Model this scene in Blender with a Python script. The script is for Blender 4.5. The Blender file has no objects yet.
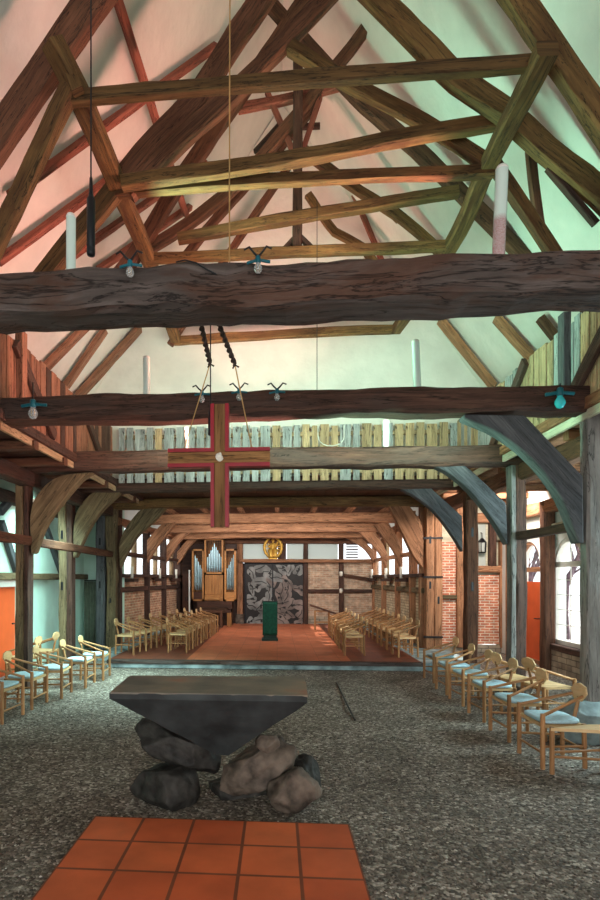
import bpy, bmesh, math, random
from mathutils import Vector, Matrix, noise
R = random.Random(7)
SC = bpy.context.scene
COL = SC.collection
PI = math.pi

# ------------------------------------------------------------------ camera
F = 560.0; CX, CY = 236.0, 578.0; YAW = math.radians(4.2); H = 1.8
cd = bpy.data.cameras.new('camera'); cam = bpy.data.objects.new('camera', cd); COL.objects.link(cam)
cam.location = (0, 0, H); cam.rotation_euler = (PI/2, 0, YAW)
cd.sensor_fit = 'VERTICAL'; cd.sensor_height = 24; cd.sensor_width = 16
cd.lens = F*24/900.0
cd.shift_x = (300-CX)/900.0; cd.shift_y = (CY-450)/900.0
cd.clip_start = 0.05; cd.clip_end = 200
SC.camera = cam
VR = Vector((math.cos(YAW), math.sin(YAW), 0)); VF = Vector((-math.sin(YAW), math.cos(YAW), 0))
def ray(px, py): return VR*((px-CX)/F) + Vector((0, 0, -(py-CY)/F)) + VF
O = Vector((0, 0, H))
def at(px, py, Y): d = ray(px, py); return O + d*(Y/d.y)          # on the plane y = Y
def atX(px, py, X): d = ray(px, py); return O + d*(X/d.x)         # on the plane x = X
def gz(px, py, z=0.0): d = ray(px, py); return O + d*((z-H)/d.z)  # on the plane z
RZ, RX, RS = 11.5, 0.1, 1.5                                       # roof: z = RZ - RS*|x-RX|
def roofpt(px, py, off=0.12):
    d = ray(px, py); s = -1 if px < 300 else 1
    zr = RZ - off*1.8
    # H + t dz = zr - RS*s*(t dx - RX)
    t = (zr + RS*s*RX - H)/(d.z + RS*s*d.x)
    return O + d*t
def mpp(p): return (p-O).dot(VF)/F                                # metres per picture unit at a point

# ------------------------------------------------------------------ materials
def new_mat(name):
    m = bpy.data.materials.new(name); m.use_nodes = True
    nt = m.node_tree; b = nt.nodes['Principled BSDF']; return m, nt, b
def N(nt, t, **kw):
    n = nt.nodes.new(t)
    for k, v in kw.items(): setattr(n, k, v)
    return n
def L(nt, a, b): nt.links.new(a, b)
def ramp(nt, stops, inp=None):
    r = N(nt, 'ShaderNodeValToRGB'); e = r.color_ramp.elements
    while len(e) < len(stops): e.new(0.5)
    for i, (p, c) in enumerate(stops):
        e[i].position = p; e[i].color = (*c, 1) if len(c) == 3 else c
    if inp is not None: L(nt, inp, r.inputs[0])
    return r
def mix(nt, a, b, fac, mode='MIX'):
    m = N(nt, 'ShaderNodeMix', data_type='RGBA', blend_type=mode)
    for s, v in ((m.inputs[0], fac), (m.inputs[6], a), (m.inputs[7], b)):
        if hasattr(v, 'is_linked') or hasattr(v, 'links'): L(nt, v, s)
        elif isinstance(v, tuple): s.default_value = (*v, 1)
        else: s.default_value = v
    return m.outputs[2]
def srgb(r, g, b):
    f = lambda c: (c/255/12.92) if c/255 <= .04045 else ((c/255+.055)/1.055)**2.4
    return (f(r), f(g), f(b))

def wood(name, dark, mid, light, rough=.75, grain=14.0, bump=.35, crack=.8, patch=None):
    m, nt, b = new_mat(name)
    uv = N(nt, 'ShaderNodeUVMap'); oi = N(nt, 'ShaderNodeObjectInfo')
    off = N(nt, 'ShaderNodeVectorMath', operation='SCALE'); off.inputs[0].default_value = (37, 19, 11); L(nt, oi.outputs['Random'], off.inputs['Scale'])
    add = N(nt, 'ShaderNodeVectorMath', operation='ADD'); L(nt, uv.outputs[0], add.inputs[0]); L(nt, off.outputs[0], add.inputs[1])
    def nz(sx, sy, detail, dist=0.0):
        mp = N(nt, 'ShaderNodeMapping'); mp.inputs['Scale'].default_value = (sx, sy, 1); L(nt, add.outputs[0], mp.inputs[0])
        t = N(nt, 'ShaderNodeTexNoise'); t.inputs['Scale'].default_value = 1; t.inputs['Detail'].default_value = detail
        t.inputs['Roughness'].default_value = .65; t.inputs['Distortion'].default_value = dist
        L(nt, mp.outputs[0], t.inputs['Vector']); return t.outputs[0]
    g = nz(1.6, grain*1.4, 9, .5)
    big = nz(1.1, 3.0, 7)
    cr = nz(.6, grain*.75, 5, 1.2)
    c = ramp(nt, [(.18, dark), (.5, mid), (.85, light)], g).outputs[0]
    if patch:
        pm_ = ramp(nt, [(.48, (0, 0, 0)), (.62, (1, 1, 1))], nz(.7, 2.6, 5, .6)).outputs[0]
        c = mix(nt, c, mix(nt, c, patch, .8), pm_)
    bl = ramp(nt, [(.3, (.62, .62, .62)), (.7, (1.25, 1.25, 1.25))], big).outputs[0]
    c = mix(nt, c, bl, 1.0, 'MULTIPLY')
    crm = ramp(nt, [(.482, (1, 1, 1)), (.497, (1-crack,)*3), (.503, (1-crack,)*3), (.518, (1, 1, 1))], cr).outputs[0]
    c = mix(nt, c, crm, 1.0, 'MULTIPLY')
    hs = N(nt, 'ShaderNodeHueSaturation'); L(nt, c, hs.inputs['Color'])
    mr = N(nt, 'ShaderNodeMapRange'); mr.inputs['To Min'].default_value = .82; mr.inputs['To Max'].default_value = 1.18
    L(nt, oi.outputs['Random'], mr.inputs['Value']); L(nt, mr.outputs[0], hs.inputs['Value'])
    L(nt, hs.outputs[0], b.inputs['Base Color']); b.inputs['Roughness'].default_value = rough
    b.inputs['Specular IOR Level'].default_value = .3
    bp = N(nt, 'ShaderNodeBump'); bp.inputs['Strength'].default_value = bump; bp.inputs['Distance'].default_value = .03
    hh = N(nt, 'ShaderNodeMath', operation='ADD'); L(nt, g, hh.inputs[0]); L(nt, crm, hh.inputs[1])
    L(nt, hh.outputs[0], bp.inputs['Height']); L(nt, bp.outputs[0], b.inputs['Normal'])
    return m
def plain(name, col, rough=.6, metal=0.0, var=.12, scale=6.0, bump=0.0, emit=None, spec=.3):
    m, nt, b = new_mat(name)
    tc = N(nt, 'ShaderNodeTexCoord'); t = N(nt, 'ShaderNodeTexNoise'); t.inputs['Scale'].default_value = scale; t.inputs['Detail'].default_value = 6
    L(nt, tc.outputs['Object'], t.inputs['Vector'])
    lo = tuple(max(0, c*(1-var*2)) for c in col); hi = tuple(min(1, c*(1+var*2)) for c in col)
    c = ramp(nt, [(.3, lo), (.7, hi)], t.outputs[0])
    L(nt, c.outputs[0], b.inputs['Base Color']); b.inputs['Roughness'].default_value = rough; b.inputs['Metallic'].default_value = metal
    b.inputs['Specular IOR Level'].default_value = spec
    if bump:
        bp = N(nt, 'ShaderNodeBump'); bp.inputs['Strength'].default_value = bump; bp.inputs['Distance'].default_value = .03
        L(nt, t.outputs[0], bp.inputs['Height']); L(nt, bp.outputs[0], b.inputs['Normal'])
    if emit:
        b.inputs['Emission Color'].default_value = (*emit[0], 1); b.inputs['Emission Strength'].default_value = emit[1]
    return m
def brickmat(name, c1, c2, mortar, bw=.25, rh=.075):
    m, nt, b = new_mat(name)
    uv = N(nt, 'ShaderNodeUVMap'); t = N(nt, 'ShaderNodeTexBrick')
    wob = N(nt, 'ShaderNodeTexNoise'); wob.inputs['Scale'].default_value = 9; L(nt, uv.outputs[0], wob.inputs['Vector'])
    wv = N(nt, 'ShaderNodeVectorMath', operation='SCALE'); wv.inputs['Scale'].default_value = .02; L(nt, wob.outputs['Color'], wv.inputs[0])
    ad = N(nt, 'ShaderNodeVectorMath', operation='ADD'); L(nt, uv.outputs[0], ad.inputs[0]); L(nt, wv.outputs[0], ad.inputs[1])
    L(nt, ad.outputs[0], t.inputs['Vector'])
    t.inputs['Scale'].default_value = 1; t.inputs['Brick Width'].default_value = bw; t.inputs['Row Height'].default_value = rh
    t.inputs['Mortar Size'].default_value = .011; t.inputs['Mortar Smooth'].default_value = .3; t.inputs['Bias'].default_value = -.1
    t.inputs['Color1'].default_value = (*c1, 1); t.inputs['Color2'].default_value = (*c2, 1); t.inputs['Mortar'].default_value = (*mortar, 1)
    nz = N(nt, 'ShaderNodeTexNoise'); nz.inputs['Scale'].default_value = 5; nz.inputs['Detail'].default_value = 7; L(nt, uv.outputs[0], nz.inputs['Vector'])
    v = ramp(nt, [(.3, (.65, .65, .65)), (.7, (1.25, 1.2, 1.15))], nz.outputs[0]).outputs[0]
    c = mix(nt, t.outputs[0], v, 1.0, 'MULTIPLY')
    L(nt, c, b.inputs['Base Color']); b.inputs['Roughness'].default_value = .9; b.inputs['Specular IOR Level'].default_value = .15
    bp = N(nt, 'ShaderNodeBump', invert=True); bp.inputs['Strength'].default_value = .6; bp.inputs['Distance'].default_value = .02
    L(nt, t.outputs['Fac'], bp.inputs['Height']); L(nt, bp.outputs[0], b.inputs['Normal'])
    return m
def plaster(name, col):
    m, nt, b = new_mat(name)
    g = N(nt, 'ShaderNodeNewGeometry'); t = N(nt, 'ShaderNodeTexNoise'); t.inputs['Scale'].default_value = 1.1; t.inputs['Detail'].default_value = 9; t.inputs['Roughness'].default_value = .6
    L(nt, g.outputs['Position'], t.inputs['Vector'])
    c = ramp(nt, [(.3, tuple(x*.86 for x in col)), (.65, tuple(min(1, x*1.06) for x in col))], t.outputs[0])
    t2 = N(nt, 'ShaderNodeTexNoise'); t2.inputs['Scale'].default_value = 5; t2.inputs['Detail'].default_value = 5; L(nt, g.outputs['Position'], t2.inputs['Vector'])
    L(nt, c.outputs[0], b.inputs['Base Color']); b.inputs['Roughness'].default_value = .95; b.inputs['Specular IOR Level'].default_value = .1
    bp = N(nt, 'ShaderNodeBump'); bp.inputs['Strength'].default_value = .35; bp.inputs['Distance'].default_value = .06
    L(nt, t2.outputs[0], bp.inputs['Height']); L(nt, bp.outputs[0], b.inputs['Normal'])
    return m

M = {}
M['gold'] = wood('golden_oak', srgb(64, 46, 26), srgb(110, 82, 48), srgb(144, 112, 72), patch=srgb(80, 50, 30))
M['red'] = wood('red_brown_oak', srgb(58, 36, 27), srgb(102, 68, 50), srgb(132, 92, 70))
M['redpaint'] = wood('red_batten', srgb(104, 56, 44), srgb(146, 86, 70), srgb(170, 108, 90))
M['dark'] = wood('dark_oak', srgb(42, 28, 23), srgb(78, 53, 43), srgb(110, 80, 66), crack=.85, patch=srgb(76, 60, 54))
M['aged'] = wood('weathered_oak', srgb(48, 42, 40), srgb(84, 74, 70), srgb(120, 108, 104), grain=8, crack=.75, bump=.6, patch=srgb(78, 50, 36))
M['grey'] = wood('grey_oak', srgb(84, 82, 80), srgb(128, 126, 122), srgb(166, 164, 158), grain=9, crack=.75, bump=.5)
M['slate'] = wood('blue_grey_oak', srgb(54, 56, 60), srgb(86, 88, 92), srgb(118, 120, 122), crack=.6)
M['olive'] = wood('mossy_oak', srgb(66, 56, 40), srgb(114, 98, 72), srgb(150, 132, 102))  # olive tone partly takes in the light on the timbers
M['warm'] = wood('warm_oak', srgb(104, 68, 46), srgb(164, 116, 84), srgb(196, 148, 114))
M['palewood'] = wood('pale_board', srgb(120, 98, 72), srgb(176, 150, 116), srgb(206, 184, 150), bump=.2)
M['greyboard'] = wood('grey_board', srgb(110, 112, 112), srgb(156, 160, 160), srgb(190, 194, 192), bump=.2)
M['brownboard'] = wood('brown_board', srgb(92, 60, 46), srgb(146, 102, 80), srgb(176, 132, 106), bump=.2)
M['cream'] = wood('cream_paint', srgb(188, 178, 150), srgb(216, 208, 182), srgb(232, 226, 204), bump=.15, crack=.3)
M['beech'] = wood('beech', srgb(120, 82, 52), srgb(168, 122, 80), srgb(194, 150, 106), grain=10, bump=.1, crack=.15, rough=.5)
M['plate'] = wood('beech_plate', srgb(186, 146, 100), srgb(214, 178, 130), srgb(228, 200, 158), grain=8, bump=.05, crack=.1, rough=.5)
M['cushion'] = plain('pale_blue_wool', srgb(176, 206, 216), .95, var=.06, scale=40, bump=.2)  # pale blue partly carries the cyan light on the cushions
M['plaster'] = plaster('lime_plaster', (.74, .72, .67))
M['whitepl'] = plaster('white_infill', (.78, .80, .77))
M['turqpl'] = plaster('turquoise_limewash', srgb(200, 232, 220))  # pale infill, its turquoise partly cyan light put into the colour
M['brick_l'] = brickmat('pale_brick', srgb(196, 152, 124), srgb(164, 112, 88), srgb(206, 186, 160))
M['brick_r'] = brickmat('red_brick', srgb(214, 142, 112), srgb(192, 104, 80), srgb(236, 222, 204), .21, .066)
M['brick_b'] = brickmat('buff_brick', srgb(204, 176, 152), srgb(176, 136, 112), srgb(204, 190, 170), .22, .068)
M['brick_w'] = brickmat('limewashed_brick', srgb(206, 192, 164), srgb(180, 160, 132), srgb(150, 134, 112))
M['stonewall'] = brickmat('rubble_stone', srgb(180, 168, 150), srgb(142, 130, 116), srgb(120, 110, 98), .34, .11)
M['orange'] = plain('orange_paint', srgb(214, 92, 48), .5, var=.05, scale=3)
M['iron'] = plain('black_iron', srgb(38, 38, 42), .5, .6)
M['black'] = plain('black_plastic', srgb(24, 26, 30), .4)
M['teal'] = plain('teal_plastic', srgb(22, 96, 110), .4)
M['white'] = plain('white_paint', srgb(226, 226, 220), .5, var=.03)
M['twine'] = plain('hemp_twine', srgb(176, 140, 92), .9)
M['rope'] = plain('dark_rope', srgb(64, 54, 48), .9, var=.3, scale=30)
M['crossred'] = plain('crimson_paint', srgb(150, 24, 40), .45, var=.08)
M['crossgold'] = wood('gilt_oak', srgb(92, 60, 34), srgb(140, 100, 60), srgb(172, 132, 86), bump=.3)
M['gilt'] = plain('gilding', srgb(214, 170, 80), .45, .4, var=.1, scale=20, bump=.2)
M['green'] = plain('green_cloth', srgb(16, 64, 50), .9, var=.12, scale=18, bump=.2)
M['greendark'] = plain('dark_green_wood', srgb(22, 44, 38), .6)
M['tin'] = plain('organ_metal', srgb(170, 196, 204), .3, .85, var=.05)
M['organwood'] = wood('honey_oak', srgb(142, 90, 46), srgb(178, 122, 68), srgb(200, 148, 90), bump=.1, crack=.2, rough=.45)
M['organdark'] = wood('walnut', srgb(44, 24, 16), srgb(74, 44, 30), srgb(98, 62, 44), bump=.1, crack=.2, rough=.5)
M['candle'] = plain('candle_wax', srgb(238, 234, 220), .5, var=.02)
M['curtain'] = plain('grey_green_cloth', srgb(104, 112, 98), .95, var=.1, scale=8)
M['rock'] = plain('grey_granite', srgb(96, 84, 74), .7, var=.4, scale=7, bump=.8)
M['rockdark'] = plain('dark_basalt', srgb(50, 48, 45), .65, var=.4, scale=8, bump=.8)
M['bluestone'] = plain('blue_grey_stone', srgb(132, 148, 150), .85, var=.3, scale=4, bump=.5)
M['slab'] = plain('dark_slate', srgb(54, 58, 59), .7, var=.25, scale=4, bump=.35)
M['lattice'] = plain('dark_carving', srgb(58, 36, 20), .6)
M['panel'] = plain('black_panel', srgb(34, 30, 30), .5)
M['motif_g'] = plain('grey_glaze', srgb(122, 122, 120), .5, var=.25, scale=3)
M['motif_r'] = plain('rose_grey_glaze', srgb(124, 110, 104), .5, var=.25, scale=3)
M['bark'] = plain('bark', srgb(92, 76, 84), .9, var=.3, scale=8, bump=.4)
M['snow'] = plain('pale_ground', srgb(190, 190, 186), .9, var=.1, scale=2)
M['cable'] = plain('dark_cable', srgb(40, 42, 42), .6)

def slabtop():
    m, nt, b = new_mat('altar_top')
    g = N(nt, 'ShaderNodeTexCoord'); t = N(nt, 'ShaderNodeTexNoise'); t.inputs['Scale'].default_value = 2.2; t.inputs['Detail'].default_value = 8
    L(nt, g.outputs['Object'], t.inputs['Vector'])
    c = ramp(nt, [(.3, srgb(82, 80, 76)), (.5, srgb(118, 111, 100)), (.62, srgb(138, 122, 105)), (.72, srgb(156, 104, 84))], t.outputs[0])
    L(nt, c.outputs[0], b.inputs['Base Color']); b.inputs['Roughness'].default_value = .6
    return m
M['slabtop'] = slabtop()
def glassmat():
    m, nt, b = new_mat('window_glass')
    nt.nodes.remove(b); out = nt.nodes['Material Output']
    tr = N(nt, 'ShaderNodeBsdfTransparent'); gl = N(nt, 'ShaderNodeBsdfGlossy'); gl.inputs['Roughness'].default_value = .05
    tr.inputs[0].default_value = (.97, .98, .98, 1)
    mx = N(nt, 'ShaderNodeMixShader'); mx.inputs[0].default_value = .05
    L(nt, tr.outputs[0], mx.inputs[1]); L(nt, gl.outputs[0], mx.inputs[2]); L(nt, mx.outputs[0], out.inputs[0])
    return m
M['glass'] = glassmat()
def frosted():
    m, nt, b = new_mat('frosted_glass')
    nt.nodes.remove(b); out = nt.nodes['Material Output']
    tr = N(nt, 'ShaderNodeBsdfTranslucent'); df = N(nt, 'ShaderNodeBsdfDiffuse')
    tr.inputs[0].default_value = (.8, .86, .84, 1); df.inputs[0].default_value = (.62, .66, .62, 1)
    mx = N(nt, 'ShaderNodeMixShader'); mx.inputs[0].default_value = .6
    L(nt, tr.outputs[0], mx.inputs[1]); L(nt, df.outputs[0], mx.inputs[2]); L(nt, mx.outputs[0], out.inputs[0])
    return m
M['frosted'] = frosted()
def bulbglass():
    m, nt, b = new_mat('bulb_glass')
    b.inputs['Base Color'].default_value = (.9, .95, .95, 1); b.inputs['Roughness'].default_value = .05
    b.inputs['Transmission Weight'].default_value = .75; b.inputs['IOR'].default_value = 1.3
    return m
M['bulb'] = bulbglass()
M['tealbulb'] = plain('teal_bulb_glass', srgb(60, 190, 200), .15, var=.05)  # teal glow of the bulb put into its glass colour
def tubemat(pattern):
    m, nt, b = new_mat('light_tube_pattern' if pattern else 'light_tube')
    base = srgb(206, 222, 214)
    b.inputs['Roughness'].default_value = .25
    if pattern:
        tc = N(nt, 'ShaderNodeTexCoord'); sp = N(nt, 'ShaderNodeSeparateXYZ'); L(nt, tc.outputs['Generated'], sp.inputs[0])
        t = N(nt, 'ShaderNodeTexBrick'); t.inputs['Scale'].default_value = 46; t.inputs['Color1'].default_value = (*srgb(150, 24, 48), 1); t.inputs['Color2'].default_value = (*srgb(188, 120, 128), 1); t.inputs['Mortar'].default_value = (*base, 1); t.inputs['Mortar Size'].default_value = .03
        mp = N(nt, 'ShaderNodeMapping'); mp.inputs['Scale'].default_value = (.14, .14, 1); L(nt, tc.outputs['Generated'], mp.inputs[0])
        mp.inputs['Rotation'].default_value = (PI/2, 0, 0); L(nt, mp.outputs[0], t.inputs['Vector'])
        r = ramp(nt, [(.45, (1, 1, 1)), (.52, (0, 0, 0))], sp.outputs[2])
        c = mix(nt, base, t.outputs[0], r.outputs[0])
        L(nt, c, b.inputs['Base Color'])
    else:
        b.inputs['Base Color'].default_value = (*base, 1)
    b.inputs['Emission Color'].default_value = (.6, .95, .95, 1); b.inputs['Emission Strength'].default_value = .04
    return m
M['tube'] = tubemat(False); M['tubered'] = tubemat(True)
def gravelmat():
    m, nt, b = new_mat('gravel_ground')
    g = N(nt, 'ShaderNodeNewGeometry')
    v = N(nt, 'ShaderNodeTexVoronoi'); v.inputs['Scale'].default_value = 42; L(nt, g.outputs['Position'], v.inputs['Vector'])
    sp = N(nt, 'ShaderNodeSeparateColor'); L(nt, v.outputs['Color'], sp.inputs[0])
    c = ramp(nt, [(0, srgb(70, 62, 54)), (.45, srgb(114, 104, 93)), (.8, srgb(144, 135, 124)), (1, srgb(198, 190, 178))], sp.outputs[0]).outputs[0]
    n = N(nt, 'ShaderNodeTexNoise'); n.inputs['Scale'].default_value = 1.3; n.inputs['Detail'].default_value = 7; L(nt, g.outputs['Position'], n.inputs['Vector'])
    d = ramp(nt, [(.3, (.6, .57, .54)), (.7, (1.2, 1.2, 1.2))], n.outputs[0]).outputs[0]
    c = mix(nt, c, d, 1.0, 'MULTIPLY')
    L(nt, c, b.inputs['Base Color']); b.inputs['Roughness'].default_value = .8
    bp = N(nt, 'ShaderNodeBump', invert=True); bp.inputs['Strength'].default_value = .9; bp.inputs['Distance'].default_value = .02
    L(nt, v.outputs['Distance'], bp.inputs['Height']); L(nt, bp.outputs[0], b.inputs['Normal'])
    return m
M['gravel'] = gravelmat()
def pebblemat():
    m, nt, b = new_mat('pebbles')
    a = N(nt, 'ShaderNodeAttribute'); a.attribute_name = 'tone'
    c = ramp(nt, [(0, srgb(62, 55, 48)), (.5, srgb(110, 101, 90)), (.85, srgb(148, 139, 128)), (1, srgb(208, 200, 190))], a.outputs['Fac'])
    L(nt, c.outputs[0], b.inputs['Base Color']); b.inputs['Roughness'].default_value = .8
    return m
M['pebble'] = pebblemat()
def tilemat(name, c1, c2, mortar, size, gap=.012):
    m, nt, b = new_mat(name)
    uv = N(nt, 'ShaderNodeUVMap'); t = N(nt, 'ShaderNodeTexBrick', offset=0.0); L(nt, uv.outputs[0], t.inputs['Vector'])
    t.inputs['Scale'].default_value = 1; t.inputs['Brick Width'].default_value = size; t.inputs['Row Height'].default_value = size
    t.inputs['Mortar Size'].default_value = gap; t.inputs['Mortar Smooth'].default_value = .2
    t.inputs['Color1'].default_value = (*c1, 1); t.inputs['Color2'].default_value = (*c2, 1); t.inputs['Mortar'].default_value = (*mortar, 1)
    n = N(nt, 'ShaderNodeTexNoise'); n.inputs['Scale'].default_value = 3; n.inputs['Detail'].default_value = 7; L(nt, uv.outputs[0], n.inputs['Vector'])
    v = ramp(nt, [(.3, (.8, .8, .8)), (.7, (1.15, 1.12, 1.1))], n.outputs[0]).outputs[0]
    c = mix(nt, t.outputs[0], v, 1.0, 'MULTIPLY'); L(nt, c, b.inputs['Base Color'])
    b.inputs['Roughness'].default_value = .5; b.inputs['Specular IOR Level'].default_value = .3
    return m
M['tile'] = tilemat('terracotta_tile', srgb(206, 104, 62), srgb(190, 88, 52), srgb(120, 66, 46), .375)
M['tileb'] = tilemat('platform_tile', srgb(192, 114, 80), srgb(178, 100, 68), srgb(150, 88, 64), .42, .006)
M['tiled'] = tilemat('brown_tile', srgb(124, 70, 52), srgb(108, 60, 46), srgb(84, 50, 40), .42, .006)

# ------------------------------------------------------------------ object helpers
def put(name, me, mat=None, parent=None):
    o = bpy.data.objects.new(name, me); COL.objects.link(o)
    if mat is not None:
        for mm in (mat if isinstance(mat, (list, tuple)) else [mat]): me.materials.append(M[mm])
    if parent is not None: o.parent = parent; o.matrix_parent_inverse = Matrix.Translation(-parent.location) if False else Matrix()
    if parent is not None and parent.type == 'EMPTY':
        o.matrix_parent_inverse = parent_inv.get(parent.name, Matrix())
    return o
parent_inv = {}
def tag(o, label=None, cat=None, group=None, kind=None):
    if label: o['label'] = label
    if cat: o['category'] = cat
    if group: o['group'] = group
    if kind: o['kind'] = kind
    return o
def thing(name, label, cat, loc=(0, 0, 0), group=None, local=False):
    """An Empty at the thing's base; parts are given in world coordinates unless local."""
    e = bpy.data.objects.new(name, None); COL.objects.link(e); e.location = loc; e.empty_display_size = .1
    if not local: parent_inv[e.name] = Matrix.Translation(-Vector(loc))
    return tag(e, label, cat, group)

class MB:
    def __init__(s): s.v = []; s.f = []; s.uv = []; s.mi = []; s.sm = []
    def add(s, vs, fs, uvs=None, mi=0, sm=False):
        b = len(s.v); s.v += [tuple(v) for v in vs]
        for i, f in enumerate(fs):
            s.f.append([b+k for k in f]); s.mi.append(mi); s.sm.append(sm)
            if uvs: s.uv.append(uvs[i])
            else:
                P = [Vector(vs[k]) for k in f]; n = (P[1]-P[0]).cross(P[-1]-P[0])
                ax = max(range(3), key=lambda a: abs(n[a]))
                if ax == 2: s.uv.append([(p.x, p.y) for p in P])
                elif ax == 1: s.uv.append([(p.x, p.z) for p in P])
                else: s.uv.append([(p.y, p.z) for p in P])
        return s
    def mesh(s, name):
        me = bpy.data.meshes.new(name); me.from_pydata(s.v, [], s.f); 
        u = me.uv_layers.new(name='UVMap'); k = 0
        flat = []
        for q in s.uv:
            for c in q: flat += [c[0], c[1]]
        u.data.foreach_set('uv', flat)
        me.polygons.foreach_set('material_index', s.mi); me.polygons.foreach_set('use_smooth', s.sm)
        me.update(); return me
    def build(s, name, mat, parent=None):
        o = put(name, s.mesh(name), mat, parent)
        bm = bmesh.new(); bm.from_mesh(o.data); bmesh.ops.recalc_face_normals(bm, faces=bm.faces); bm.to_mesh(o.data); bm.free()
        return o
    # shapes
    def box(s, x0, x1, y0, y1, z0, z1, mi=0):
        v = [(x0,y0,z0),(x1,y0,z0),(x1,y1,z0),(x0,y1,z0),(x0,y0,z1),(x1,y0,z1),(x1,y1,z1),(x0,y1,z1)]
        D = (abs(x1-x0), abs(y1-y0), abs(z1-z0)); ua = max(range(3), key=lambda a: D[a])
        fs = [(0,3,2,1),(4,5,6,7),(0,1,5,4),(1,2,6,5),(2,3,7,6),(3,0,4,7)]; nax = (2,2,1,0,1,0); uv = []
        if ua == 2 and max(D[0], D[1]) < .5:          # an upright board or post: grain runs upwards
            k = R.random()*9
            for f, n in zip(fs, nax):
                o = [a for a in (0, 1) if a != n][0] if n != 2 else 0
                uv.append([(v[i][2]+k, v[i][o]+k) if n != 2 else (v[i][0], v[i][1]) for i in f])
            return s.add(v, fs, uv, mi=mi)
        return s.add(v, fs, mi=mi)
    def prism(s, poly, vec, mi=0, grain=False):
        """polygon (list of Vectors) extruded by vec"""
        n = len(poly); a = [Vector(p) for p in poly]; b = [p+Vector(vec) for p in a]
        fs = [tuple(range(n)), tuple(range(2*n-1, n-1, -1))] + [(i, i+n, (i+1) % n+n, (i+1) % n) for i in range(n)]
        uv = None
        if grain:
            far = max(((p-q).length, (p-q)) for p in a for q in a if p is not q or True)[1] if False else max(((p-q) for p in a for q in a), key=lambda d: d.length)
            u = far.normalized(); w = Vector(vec).normalized(); t = u.cross(w).normalized(); al = a+b
            uv = [[(al[i].dot(u), al[i].dot(t)+al[i].dot(w)) for i in f] for f in fs]
        s.add(a+b, fs, uv, mi=mi)
        return s
    def tube(s, pts, r, seg=10, mi=0, r1=None, caps=True):
        pts = [Vector(p) for p in pts]; n = len(pts); rings = []; ul = 0; vs = []; us = []
        prev = None
        for i, p in enumerate(pts):
            t = (pts[min(i+1, n-1)]-pts[max(i-1, 0)]).normalized()
            if prev is None: a = t.orthogonal().normalized()
            else: a = (prev - t*prev.dot(t)).normalized()
            prev = a; b = t.cross(a)
            rr = r if r1 is None else r+(r1-r)*i/max(1, n-1)
            if isinstance(r, (list, tuple)): rr = r[i]
            if i: ul += (p-pts[i-1]).length
            us.append(ul)
            for k in range(seg):
                w = 2*PI*k/seg; vs.append(p+a*(rr*math.cos(w))+b*(rr*math.sin(w)))
        fs = []; uv = []; cir = 2*PI*(r if not isinstance(r, (list, tuple)) else max(r))
        for i in range(n-1):
            for k in range(seg):
                k2 = (k+1) % seg
                fs.append((i*seg+k, i*seg+k2, (i+1)*seg+k2, (i+1)*seg+k))
                uv.append([(us[i], cir*k/seg), (us[i], cir*(k+1)/seg), (us[i+1], cir*(k+1)/seg), (us[i+1], cir*k/seg)])
        s.add(vs, fs, uv, mi, True)
        if caps:
            s.add(vs[:seg], [tuple(range(seg))], None, mi); s.add(vs[-seg:], [tuple(range(seg))], None, mi)
        return s
    def lathe(s, c, prof, seg=16, mi=0, axis='Z'):
        vs = []; fs = []; n = len(prof)
        for (r, z) in prof:
            for k in range(seg):
                w = 2*PI*k/seg
                vs.append(Vector(c)+Vector((r*math.cos(w), r*math.sin(w), z)))
        for i in range(n-1):
            for k in range(seg):
                k2 = (k+1) % seg; fs.append((i*seg+k, i*seg+k2, (i+1)*seg+k2, (i+1)*seg+k))
        s.add(vs, fs, None, mi, True)
        return s
    def timber(s, pts, w, d, nrm=(0, 1, 0), seed=0, rough=1.0, seg=.22, cham=.12, mi=0):
        """hand-hewn beam along pts; w = width across (in plane), d = thickness along nrm"""
        pts = [Vector(p) for p in pts]; nrm = Vector(nrm).normalized()
        # resample (Catmull-like smoothing for >2 points)
        path = []; 
        for i in range(len(pts)-1):
            L_ = (pts[i+1]-pts[i]).length; k = max(1, int(L_/seg))
            p0 = pts[max(i-1, 0)]; p1 = pts[i]; p2 = pts[i+1]; p3 = pts[min(i+2, len(pts)-1)]
            for j in range(k):
                t = j/k
                if len(pts) > 2:
                    q = .5*((2*p1)+(-p0+p2)*t+(2*p0-5*p1+4*p2-p3)*t*t+(-p0+3*p1-3*p2+p3)*t**3)
                else: q = p1.lerp(p2, t)
                path.append(q)
        path.append(pts[-1].copy())
        n = len(path); vs = []; us = []; ul = 0
        c = cham*min(w, d)
        prof = [(-w/2+c, -d/2), (w/2-c, -d/2), (w/2, -d/2+c), (w/2, d/2-c), (w/2-c, d/2), (-w/2+c, d/2), (-w/2, d/2-c), (-w/2, -d/2+c)]
        per = [0]; 
        for k in range(8):
            a = prof[k]; b = prof[(k+1) % 8]; per.append(per[-1]+math.hypot(a[0]-b[0], a[1]-b[1]))
        amp = .055*min(w, d)*rough; m = len(prof)
        for i, p in enumerate(path):
            t = (path[min(i+1, n-1)]-path[max(i-1, 0)]).normalized()
            dn = (nrm - t*nrm.dot(t)).normalized(); wn = t.cross(dn)
            if i: ul += (p-path[i-1]).length
            us.append(ul)
            for k, (a, b) in enumerate(prof):
                e = noise.noise_vector(Vector((ul*1.3+seed*7.1, k//2*3.7+seed, .5)))*amp*1.3 + noise.noise_vector(Vector((ul*4+seed*3.1, k*1.9, seed*.77)))*amp*.8
                vs.append(p+wn*(a+e.x)+dn*(b+e.y))
        fs = []; uv = []
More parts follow.
